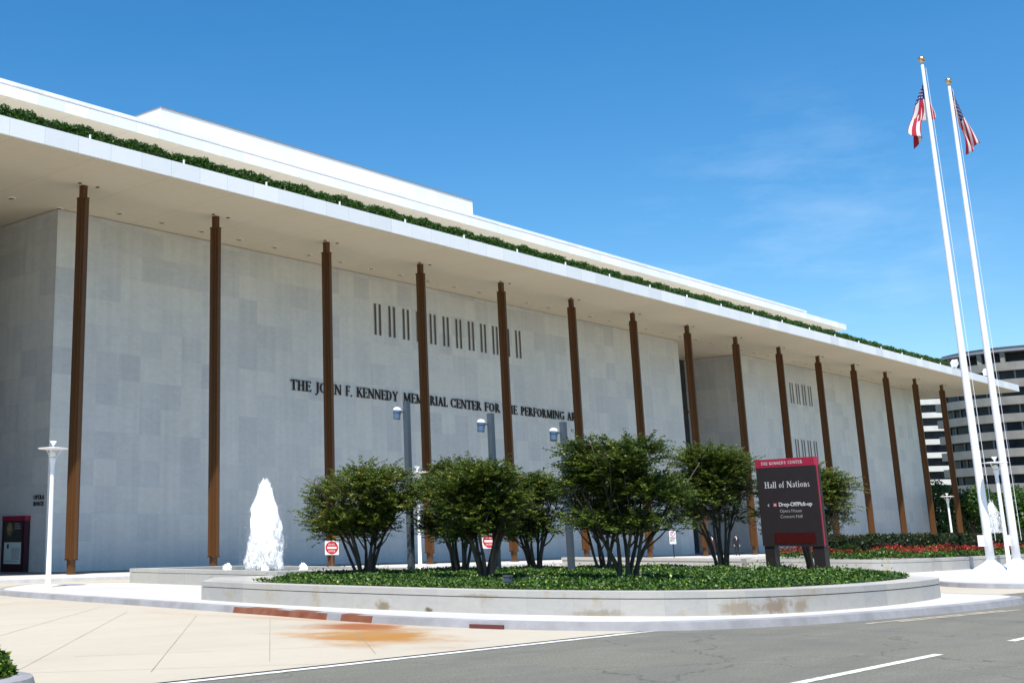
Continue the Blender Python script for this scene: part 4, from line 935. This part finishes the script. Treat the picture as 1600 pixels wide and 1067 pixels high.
def flag_mat():
    m = bpy.data.materials.new('flag_cloth'); m.use_nodes = True; n, l = m.node_tree.nodes, m.node_tree.links; b = n['Principled BSDF']; b.inputs['Roughness'].default_value = 0.8
    uv = n.new('ShaderNodeUVMap'); sp = n.new('ShaderNodeSeparateXYZ'); l.new(uv.outputs[0], sp.inputs[0])
    u, v = sp.outputs[0], sp.outputs[1]   # v = 0 at the top
    st = math_node(n,l,'LESS_THAN', math_node(n,l,'MODULO', math_node(n,l,'FLOOR', math_node(n,l,'MULTIPLY', v, 13.0)), 2.0), 0.5)
    canton = math_node(n,l,'MULTIPLY', math_node(n,l,'LESS_THAN', u, 0.46), math_node(n,l,'LESS_THAN', v, 7/13))
    # staggered rows of stars as small dots
    su = math_node(n,l,'MULTIPLY', u, 11/0.46/2); sv = math_node(n,l,'MULTIPLY', v, 9/(7/13)/2*1.0)
    def dots(ou, ov):
        a = math_node(n,l,'SUBTRACT', math_node(n,l,'FRACT', math_node(n,l,'ADD', su, ou)), 0.5); c = math_node(n,l,'SUBTRACT', math_node(n,l,'FRACT', math_node(n,l,'ADD', sv, ov)), 0.5)
        return math_node(n,l,'LESS_THAN', math_node(n,l,'ADD', math_node(n,l,'MULTIPLY',a,a), math_node(n,l,'MULTIPLY',c,c)), 0.018)
    star = math_node(n,l,'MAXIMUM', dots(0.25,0.25), dots(0.75,0.75))
    m1 = n.new('ShaderNodeMixRGB'); m1.inputs[1].default_value = (0.80,0.79,0.80,1); m1.inputs[2].default_value = (0.50,0.018,0.045,1); l.new(st, m1.inputs[0])
    m2 = n.new('ShaderNodeMixRGB'); m2.inputs[1].default_value = (0.018,0.022,0.13,1); m2.inputs[2].default_value = (0.80,0.80,0.82,1); l.new(star, m2.inputs[0])
    m3 = n.new('ShaderNodeMixRGB'); l.new(canton, m3.inputs[0]); l.new(m1.outputs[0], m3.inputs[1]); l.new(m2.outputs[0], m3.inputs[2])
    l.new(m3.outputs[0], b.inputs['Base Color'])
    tr = n.new('ShaderNodeBsdfTranslucent'); l.new(m3.outputs[0], tr.inputs[0]); x = n.new('ShaderNodeMixShader'); x.inputs[0].default_value = 0.3
    l.new(b.outputs[0], x.inputs[1]); l.new(tr.outputs[0], x.inputs[2]); l.new(x.outputs[0], n['Material Output'].inputs[0]); return m
M['flag'] = flag_mat()
def flag(x, y, ztop, hoist, fly, shape, label):
    NU, NV = 40, 22; vs = []; uvs = []
    rt = Vector((0.705,-0.709,0)); dp = Vector((0.709,0.705,0))
    for j_ in range(NV+1):
        for i in range(NU+1):
            u, v = i/NU, j_/NV; a, d, dz = shape(u, v); vs.append(rt*a+dp*d+Vector((0,0,dz))); uvs.append((u, v*0.9999))
    fs = [(j_*(NU+1)+i, j_*(NU+1)+i+1, (j_+1)*(NU+1)+i+1, (j_+1)*(NU+1)+i) for j_ in range(NV) for i in range(NU)]
    me = bpy.data.meshes.new('flag'); me.from_pydata([tuple(p) for p in vs], [], fs); ul = me.uv_layers.new(name='UVMap')
    for li, lo in enumerate(me.loops): ul.data[li].uv = uvs[lo.vertex_index]
    me.materials.append(M['flag']); me.polygons.foreach_set('use_smooth',[True]*len(fs)); me.update()
    o = bpy.data.objects.new('flag', me); COL.objects.link(o); o.location = (x,y,ztop)
    md = o.modifiers.new('thickness','SOLIDIFY'); md.thickness = 0.012
    tag(o, label, 'flag', 'flags on the flagpoles')
F1 = (28.0,-31.9); F2 = (32.3,-31.8)
H1p, H2p = 24.75, 24.75
flagpole(F1[0],F1[1],H1p,'nearer and left one of the two tall white flagpoles')
flagpole(F2[0],F2[1],H2p,'farther and right one of the two tall white flagpoles')
H1p += 0.0
def sh1(u, v):   # limp, pleated, fallen mostly to the left of the pole with one pleat showing at the right
    a = 0.10+u**0.55*(-0.92*v+0.36*math.sin(v*8.5+0.4)*(0.6+0.4*u)) + 0.05*math.sin(u*9+v*5)*u
    d = 0.34+0.20*math.sin(v*11+u*3)*u**0.5
    return a*1.2, d, -1.45*v-(2.05+0.35*v)*u-0.12*u*math.sin(v*13)
def sh2(u, v):   # hanging down and out to the right, narrow
    fold = math.sin(u*3.0+v*7.0)
    a = 0.10+0.95*u*(1-0.45*v)-0.16*v*u+0.08*fold*u
    d = 0.05+0.22*math.sin(v*9+u*4)*u**0.6
    return a*1.05, d, -1.35*v-3.1*u*(1-0.25*v)
flag(F1[0],F1[1],H1p-0.65,1.9,3.3,sh1,'limp striped flag hanging in folds on the nearer left pole')
flag(F2[0],F2[1],H2p-0.35,1.7,2.9,sh2,'striped flag with starred blue corner drooping to the right of the farther pole')

# ---------------------------------------------------------------- the dark direction sign
A = Vector((3.43,-32.48)); B = Vector((2.93,-34.60))
ex = (B-A).normalized(); nrm = Vector((ex.y, -ex.x)); nrm = nrm if nrm.x < 0 else -nrm
Wd = (B-A).length+0.02
MS = Matrix(((ex.x,0,nrm.x,A.x),(ex.y,0,nrm.y,A.y),(0,1,0,0.44),(0,0,0,1)))   # local x right, y up, z toward viewer
sign = empty('direction_sign', (A.x,A.y,0.44), 'large dark brown sign board with crimson top strip on two square legs', 'sign')
def sbox(name, x0,y0,z0,x1,y1,z1, mt, parent, off=True):
    b = MB(); b.box(x0,y0,z0,x1,y1,z1, mat=MS); o = b.build(name, mt, parent); return o
ZB, ZT = 0.82, 3.52; TKN = 0.22
objs = []
pn = sbox('panel', 0,ZB,-TKN,Wd,ZT-0.26,0, M['sign'], None); objs.append(pn)
b = MB(); b.box(-0.003,ZT-0.26,-TKN-0.003,Wd-0.03,ZT,0.004, mat=MS); tp = b.build('top_strip', M['sign_red'], None); objs.append(tp)
b = MB(); b.box(Wd,ZB,-0.075,Wd+0.012,ZT-0.26,-0.03, mat=MS); objs.append(b.build('edge_strip', M['sign_red']))
for x0, x1 in ((0.03,0.40),(Wd-0.42,Wd-0.02)): objs.append(sbox('leg', x0,-0.05,-TKN-0.02,x1,ZB-0.002,-0.03, M['sign'], None))
hh = (ZT-ZB)
def fr(px, py): return (px*Wd, ZT-py*hh)
b = MB(); x, y = fr(0.10,0.066); M3 = MS @ Matrix.Translation((x,y,0.004)) @ Matrix.Diagonal((0.095,0.095,1,1)); serif_text(b,'THE KENNEDY CENTER',M3,0.004,width=0.70*Wd/0.095,track=0.14); objs.append(b.build('lettering', M['txt']))
b = MB(); x, y = fr(0.125,0.335); hc = 0.195; M3 = MS @ Matrix.Translation((x,y,0.0)) @ Matrix.Diagonal((hc,hc,1,1)); serif_text(b,'Hall of Nations',M3,0.004,width=0.76*Wd/hc,track=0.05); objs.append(b.build('lettering', M['txt']))
def sans(t, px, py, hcap, wfrac, mt, bold=0.0):
    cu = bpy.data.curves.new('lettering','FONT'); cu.body = t; cu.size = 1.0; cu.extrude = 0.004; cu.offset = bold
    o = bpy.data.objects.new('tmp', cu); COL.objects.link(o); bpy.context.view_layer.update()
    dg = bpy.context.evaluated_depsgraph_get(); me = bpy.data.meshes.new_from_object(o.evaluated_get(dg)); bpy.data.objects.remove(o)
    xs = [v.co.x for v in me.vertices]; wraw = max(xs)-min(xs); x, y = fr(px,py)
    me.transform(MS @ Matrix.Translation((x,y,0.005)) @ Matrix.Diagonal((wfrac*Wd/wraw, hcap/0.70, 1, 1)))
    me.name = 'lettering'; me.materials.clear(); me.materials.append(mt); q = bpy.data.objects.new('lettering', me); COL.objects.link(q); objs.append(q); return q
sans('Drop-Off/Pick-up', 0.335, 0.548, 0.120, 0.545, M['txt'], 0.02)
sans('Opera House', 0.345, 0.618, 0.098, 0.36, M['txt_dim'])
sans('Concert Hall', 0.345, 0.682, 0.098, 0.36, M['txt_dim'])
x, y = fr(0.245,0.548); b = MB(); b.box(x,y-0.01,0,x+0.125,y+0.105,0.006, mat=MS); objs.append(b.build('zone_badge', M['sign_red']))
sans('5A', 0.252, 0.543, 0.075, 0.045, M['txt'], 0.02)
x, y = fr(0.145,0.532); b = MB()
for sy in (1,-1): b.add([MS @ Vector(p) for p in ((x,y,0.006),(x+0.055,y+0.045*sy,0.006),(x+0.075,y+0.030*sy,0.006),(x+0.022,y,0.006))], [(0,1,2,3) if sy < 0 else (3,2,1,0)])
objs.append(b.build('arrow', M['txt']))
x, y = fr(0.21,0.97); b = MB(); b.box(x,y,0,x+0.68*Wd,y+0.33,0.008, mat=MS); objs.append(b.build('display', M['led']))
for o in objs:
    o.parent = sign; o.matrix_parent_inverse = Matrix.Translation((-A.x,-A.y,-0.44))

# ---------------------------------------------------------------- small road signs
def face_cam(x, y): return math.atan2(CAM.y-y, CAM.x-x)
def road_sign_dne(x, y, zc, sz, label, postmat):
    ang = face_cam(x,y)+0.1; r = empty('road_sign', (x,y,-0.15), label, 'road sign', 'square no entry signs', rz=0)
    M4 = Matrix.Rotation(ang,4,'Z') @ Matrix(((0,0,1,0),(1,0,0,0),(0,1,0,0),(0,0,0,1)))
    M4 = Matrix.Translation((0,0,zc+0.15)) @ M4
    b = MB(); b.box(-sz/2,-sz/2,-0.006,sz/2,sz/2,0.0, mat=M4); b.build('sign_plate', M['sign_white'], r)
    b = MB(); b.prism([(sz*0.46*math.cos(a), sz*0.46*math.sin(a)) for a in [2*math.pi*k/28 for k in range(28)]], 0, 0.004, mat=M4); b.build('red_disc', mat('sign_red2',(0.45,0.012,0.02),0.4) if 'sr' not in M else M['sr'], r)
    b = MB(); b.box(-sz*0.34,-sz*0.07,0.004,sz*0.34,sz*0.07,0.008, mat=M4); b.build('white_bar', M['sign_white'], r)
    b = MB()
    for t_, yy, ww in (('DO NOT',0.16,0.50),('ENTER',-0.30,0.50)):
        serif_text(b, t_, M4 @ Matrix.Translation((-sz*ww/2, sz*yy, 0.004)) @ Matrix.Diagonal((sz*0.14,sz*0.14,1,1)), 0.003, width=ww/0.14, track=0.1)
    b.build('lettering', M['sign_white'], r)
    b = MB(); b.box(-0.03,-0.03,0,0.03,0.03,zc+0.15-sz/2+0.2, mat=Matrix.Rotation(ang,4,'Z') @ Matrix.Translation((-0.04,0,0))); b.build('post', postmat, r)
M['sr'] = mat('sign_red2',(0.45,0.012,0.02),0.4)
M['brownpost'] = mat('rusty_post',(0.13,0.06,0.04),0.7)
road_sign_dne(12.96,-4.95, 1.12, 0.72, 'red and white no entry sign in front of a column left of the trees', M['brownpost'])
road_sign_dne(19.3,-10.4, 1.40, 0.74, 'red and white no entry sign seen between tree trunks', M['brownpost'])
x, y = 23.9, -18.45; ang = face_cam(x,y)
r = empty('road_sign', (x,y,-0.15), 'pair of small white parking restriction plates on a thin dark post', 'road sign')
M4 = Matrix.Rotation(ang,4,'Z') @ Matrix(((0,0,1,0),(1,0,0,0),(0,1,0,0),(0,0,0,1)))
for z, kk in ((1.86,0),(1.52,1)):
    Mz = Matrix.Translation((0,0,z)) @ M4
    b = MB(); b.box(-0.16,-0.16,-0.005,0.16,0.15,0, mat=Mz); q = b.build('sign_plate', M['sign_white'], r)
    if kk == 0:
        b = MB(); ring_ = [(math.cos(a), math.sin(a)) for a in [2*math.pi*k/20 for k in range(20)]]
        for k in range(20):
            a_, c_ = ring_[k], ring_[(k+1)%20]; b.add([Mz @ Vector((p[0]*rr, p[1]*rr, 0.004)) for p, rr in ((a_,0.09),(a_,0.12),(c_,0.12),(c_,0.09))], [(0,1,2,3)])
        b.build('red_ring', M['sr'], q)
        b = MB(); stroke = G['P'][0]
        for i, st in enumerate(stroke): stroke_geo(b, st, Mz @ Matrix.Translation((-0.05,-0.06,0)) @ Matrix.Diagonal((0.13,0.13,1,1)), 0.003, 0.0004*i)
        b.build('lettering', M['black'], q)
    else:
        b = MB(); b.box(-0.11,-0.015,0,0.09,0.02,0.004,mat=Mz); b.prism([(-0.14,0.0),(-0.08,-0.06),(-0.08,0.06)],0,0.005,mat=Mz); b.box(-0.12,0.08,0,0.12,0.12,0.004,mat=Mz); b.build('arrow', M['black'], q)
b = MB(); b.box(-0.025,-0.025,0,0.025,0.025,2.0, mat=Matrix.Rotation(ang,4,'Z') @ Matrix.Translation((-0.035,0,0))); b.build('post', M['black'], r)

# ---------------------------------------------------------------- poster kiosk in the recess
ki = empty('poster_kiosk', (1.52,7.1,0), 'dark upright poster kiosk with crimson top against the shaded recess wall', 'kiosk')
KW = 1.05
b = MB(); b.box(-0.16,-KW,0.0,0.16,KW,2.60); b.build('case', mat('kiosk_case',(0.045,0.012,0.018),0.4), ki)
b = MB(); b.box(-0.17,-KW-0.02,2.601,0.17,KW+0.02,2.84); b.build('top_strip', mat('kiosk_top',(0.30,0.02,0.05),0.5), ki)
KM = Matrix(((0,0,-1,-0.16),(-1,0,0,0),(0,1,0,0),(0,0,0,1)))  # x right as seen from the drive
def kb(name, x0,y0,x1,y1,z, mt, par):
    b = MB(); b.box(x0,y0,0,x1,y1,z, mat=KM); return b.build(name, mt, par)
p1 = kb('poster', -0.78,1.56,0.78,2.52,0.012, mat('poster_dark',(0.06,0.06,0.055),0.5,0.4,3), ki)
b = MB(); b.prism([(-0.32+0.26*math.cos(a), 2.16+0.36*math.sin(a)) for a in [2*math.pi*k/18 for k in range(18)]], 0.012, 0.016, mat=KM); b.build('portrait', mat('portrait',(0.30,0.22,0.10),0.6,0.6,5), p1)
for k, (w, z) in enumerate(((0.42,2.40),(0.52,2.28),(0.58,2.17))): kb('text_line', 0.14,z,0.14+w,z+0.06,0.016, M['txt_dim'], p1)
p2_ = kb('poster', -0.78,0.40,0.78,1.50,0.012, mat('poster_white',(0.62,0.70,0.66),0.5), ki)
kb('picture', -0.05,0.62,0.68,1.22,0.016, mat('sketch',(0.42,0.40,0.40),0.6,0.8,6,col2=(0.60,0.62,0.60)), p2_)
kb('text_line', -0.50,1.18,-0.34,1.40,0.016, M['black'], p2_); kb('text_line', -0.7,0.52,0.5,0.55,0.016, M['txt_dim'], p2_)

# ---------------------------------------------------------------- two people waiting by the entrance
def person(x, y, face, label, coat, seed):
    root = empty('person', (x,y,0), label, 'person', 'dark dressed people by the far entrance', rz=face)
    skin = M.setdefault('skin', mat('skin',(0.52,0.34,0.26),0.6)); hair = M.setdefault('hair', mat('hair',(0.02,0.015,0.012),0.6))
    J = {'pel':(0,0,0.96,0.155),'sp':(0,0.01,1.18,0.15),'ch':(0,0,1.38,0.165),'nk':(0,0,1.50,0.06),'hd':(0.0,0.01,1.60,0.085),'tp':(0,0,1.70,0.08)}
    E_ = [('pel','sp'),('sp','ch'),('ch','nk'),('nk','hd'),('hd','tp')]
    for s, sg in (('l',1),('r',-1)):
        J.update({'h'+s:(0.10*sg,0,0.90,0.095),'k'+s:(0.11*sg,0.02,0.50,0.062),'a'+s:(0.12*sg,-0.01,0.09,0.045),'t'+s:(0.13*sg,0.17,0.035,0.035),
                  's'+s:(0.19*sg,0,1.42,0.065),'e'+s:(0.25*sg,-0.02,1.14,0.045),'w'+s:(0.24*sg,0.07,0.90,0.03),'p'+s:(0.235*sg,0.09,0.83,0.034)})
        E_ += [('pel','h'+s),('h'+s,'k'+s),('k'+s,'a'+s),('a'+s,'t'+s),('ch','s'+s),('s'+s,'e'+s),('e'+s,'w'+s),('w'+s,'p'+s)]
        for q in range(5):
            L = (0.05,0.075,0.085,0.078,0.06)[q]; bx = (0.235*sg-(0.035*sg if q == 0 else 0)); by = 0.065+0.016*q if q else 0.12
            J['f%d%s'%(q,s)] = (bx, by+0.01, 0.79, 0.011); J['g%d%s'%(q,s)] = (bx-0.01*sg, by+0.02, 0.79-L, 0.009); E_ += [('p'+s,'f%d%s'%(q,s)),('f%d%s'%(q,s),'g%d%s'%(q,s))]
    ks = list(J); me = bpy.data.meshes.new('body'); me.from_pydata([J[k][:3] for k in ks], [(ks.index(a), ks.index(b)) for a, b in E_], [])
    o = bpy.data.objects.new('tmp', me); COL.objects.link(o); sk = o.modifiers.new('s','SKIN')
    for i, k in enumerate(ks): me.skin_vertices[0].data[i].radius = (J[k][3], J[k][3]*(0.75 if k in ('pel','sp','ch') else 1)); me.skin_vertices[0].data[i].use_root = (k == 'pel')
    sb = o.modifiers.new('b','SUBSURF'); sb.levels = 1; sb.render_levels = 1
    bpy.context.view_layer.update(); dg = bpy.context.evaluated_depsgraph_get(); m2 = bpy.data.meshes.new_from_object(o.evaluated_get(dg)); bpy.data.objects.remove(o)
    m2.materials.clear(); m2.materials.append(coat); m2.materials.append(skin)
    for p in m2.polygons:
        c = p.center; p.material_index = 1 if (c.z > 1.49 or (c.z < 0.88 and abs(c.x) > 0.17 and c.z > 0.6)) else 0; p.use_smooth = True
    body = bpy.data.objects.new('body', m2); COL.objects.link(body); body.parent = root
    b = MB(); b.lathe([(0.098,1.60),(0.108,1.67),(0.095,1.74),(0.05,1.785),(0.01,1.79)], c=(0,-0.02,0), n=14); b.build('hair', hair, root, smooth=True)
    b = MB(); b.add([(-0.018,0.085,1.60),(0.018,0.085,1.60),(0,0.125,1.605),(0,0.09,1.65)], [(0,1,2),(1,3,2),(3,0,2)]); b.build('nose', skin, root)
    for sg in (-1,1): b = MB(); b.lathe([(0.003,-0.008),(0.012,0),(0.003,0.008)], c=(0.035*sg,0.088,1.655), n=8); b.build('eye', M['black'], root)
    b = MB(); b.box(-0.026,0.083,1.565,0.026,0.094,1.573); b.build('mouth', mat('lip',(0.3,0.1,0.09),0.6), root)
    b = MB(); b.prism([(-0.05,1.46),(0.05,1.46),(0.0,1.22)],0,0.01,mat=Matrix(((1,0,0,0),(0,0,1,0.125),(0,1,0,0),(0,0,0,1)))); b.build('shirt_front', M['sign_white'], root)
    return root
person(61.2,-2.0, R(120), 'dark dressed person standing by the far columns, left of two', mat('maroon_coat',(0.05,0.015,0.018),0.8), 1)
person(66.6,-1.4, R(140), 'dark suited person standing by the entrance, right of two', mat('dark_suit',(0.012,0.013,0.02),0.8), 2)

# ---------------------------------------------------------------- buildings and trees beyond
def px_point(px, depth):   # a bearing helper used only to lay out distant curved facades in plan
    d = f+r_*((px-PPX)/F_PX)-u_*((800-PPY)/F_PX); return Vector((CAM.x+d.x*depth, CAM.y+d.y*depth))
apt = empty('apartment_building', (200,22,0), 'curved grey apartment block with dark ribbon windows and balcony bands behind the flagpoles', 'building')
arc_pts = [(214.4,26.9),(211.8,23.8),(209.5,19.8),(208.3,14.0),(209.5,7.0),(213.0,0.0),(219.5,-7.5)]
arc_pts = spline(arc_pts, 5, closed=False)
def offset_line(pts, d):
    out = []
    for i in range(len(pts)):
        a = Vector(pts[max(0,i-1)]); c = Vector(pts[min(len(pts)-1,i+1)]); t = (c-a).normalized(); nn = Vector((t.y,-t.x)); out.append(Vector(pts[i])+nn*d)
    return out
def band(name, pts, d_out, d_in, z0, z1, mt, par):
    o_ = offset_line(pts, d_out); i_ = offset_line(pts, d_in); poly = [tuple(p) for p in o_]+[tuple(p) for p in i_[::-1]]
    b = MB(); b.prism(poly, z0, z1); q = b.build(name, mt, par); q.location = tuple(-Vector(par.location)); return q
sgn = 1 if (offset_line(arc_pts,1)[20]-Vector(CAM[:2])).length < (Vector(arc_pts[20])-Vector(CAM[:2])).length else -1
M['aptglass'] = mat('apartment_glass',(0.012,0.012,0.018),0.25,0.5,0.35,spec=0.25,col2=(0.035,0.042,0.045))
M['apttop'] = mat('roof_metal',(0.24,0.25,0.28),0.6)
core = band('facade', arc_pts, 0.0, -14*sgn, 0, 31.2, M['aptglass'], apt)
for k in range(10):
    z1 = 30.7-2.95*k
    band('balcony', arc_pts, 1.5*sgn, -0.3*sgn, z1-1.42, z1, M['concrete'], apt)
band('roof_slab', arc_pts, 1.7*sgn, -14*sgn, 32.55, 32.95, M['apttop'], apt)
band('penthouse', arc_pts, -1.5*sgn, -13*sgn, 31.2, 32.54, M['dark'], apt)
band('roof_railing', arc_pts, -1.0*sgn, -1.2*sgn, 32.96, 33.7, M['grey_pole'], apt)
ol = offset_line(arc_pts, 0.9*sgn); q0 = Vector((0,0,0))
for i in range(3, len(ol), 3):
    p = ol[i]; b = MB(); b.box(p.x-200-0.35,p.y-22-0.35,30.71,p.x-200+0.35,p.y-22+0.35,32.54); b.build('pier', M['concrete'], apt)
il = offset_line(arc_pts, 0.12*sgn)
for k in range(9):
    z0 = 30.7-2.95*(k+1)
    for i in range(2, len(il)-1, 2):
        if (i*7+k*5) % 3 == 0: continue
        p = il[i]; b = MB(); b.box(p.x-200-0.12,p.y-22-0.12,z0,p.x-200+0.12,p.y-22+0.12,z0+1.53); b.build('window_mullion', M['apttop'], apt)
# farther pale block
apt2 = empty('apartment_building', (300,80,0), 'farther pale apartment block with bright balcony bands seen between the last columns', 'building')
P1 = (283,66.5); P2 = (292,44)
d = Vector((P2[0]-P1[0], P2[1]-P1[1])).normalized(); P0 = Vector(P1)-d*22; P3 = Vector(P2)+d*14
line = [tuple(P0), P1, P2, tuple(P3)]
s2 = 1 if (offset_line(line,1)[1]-Vector(CAM[:2])).length < (Vector(line[1])-Vector(CAM[:2])).length else -1
band('facade', line, 0, -14*s2, 0, 36.4, M['aptglass'], apt2)
for k in range(11): band('balcony', line, 1.3*s2, -0.3*s2, 36.3-3.15*k-1.25, 36.3-3.15*k, M['concrete_far'], apt2)
# trees in front of the apartment blocks
def far_tree(x, y, h, w, seed, label):
    rg = np.random.default_rng(seed); root = empty('tree', (x,y,-0.2), label, 'tree', 'green trees below the apartment blocks')
    b = MB(); b.tube([(0,0,0),(0.1,0,h*0.3),(0,0.1,h*0.6)], [0.28,0.22,0.10], 8)
    for k in range(5):
        a = k*1.3; b.tube([(0,0,h*0.3),(math.cos(a)*w*0.3,math.sin(a)*w*0.3,h*0.65)], [0.12,0.04], 6)
    b.build('trunk', M['bark'], root)
    n = 9000; nl = 14; C_ = []
    for k in range(nl):
        a = rg.uniform(0,6.28); fr_ = math.sqrt(rg.random())*0.36*w; C_.append((fr_*math.cos(a), fr_*math.sin(a), h*rg.uniform(0.30,0.82), w*rg.uniform(0.16,0.26)))
    C_ = np.array(C_); idx = rg.integers(0,nl,n); d = rnd_dirs(rg,n); P = C_[idx,:3]+d*(C_[idx,3]*rg.uniform(0.6,1.05,n))[:,None]
    P[:,2] = np.clip(P[:,2], 0.3, h)
    v, t = leaf_cloud(P, rnd_dirs(rg,n), d+rnd_dirs(rg,n)*0.5, rg.uniform(0.25,0.5,n), rg.uniform(0.15,0.3,n), np.clip(rg.random(n)*0.6+C_[idx,3]/w-0.1+0.15*rg.random(n),0,1))
    leaf_obj('crown', v, t, M['farleaf'], root)
def at_px(px, depth): d = f+r_*((px-PPX)/F_PX)-u_*((800-PPY)/F_PX); return CAM.x+d.x*depth, CAM.y+d.y*depth
far = [((107.8,4.2),8.6,9.0,'dark green tree just beyond the last marble wall')]
far = [((134.8,12.4),9.4,8,'dark green tree just past the end of the marble wall'),((139.0,7.2),8.4,8,'green tree behind the last two bronze columns'),
       ((133.0,0.2),8.0,8,'green tree right of the last bronze column'),((136.0,-4.6),7.4,8,'green tree directly behind the left flagpole'),((138.5,-9.6),7.6,8,'green tree behind the distant water jet'),
       ((141.5,-14.6),8.2,9,'green tree behind the lamp post between the flagpoles'),((144.0,-20.5),8.8,9,'green tree at the right edge behind the right flagpole')]
for k, ((x,y),h,w,lab) in enumerate(far): far_tree(x,y,h,w,60+k,lab)
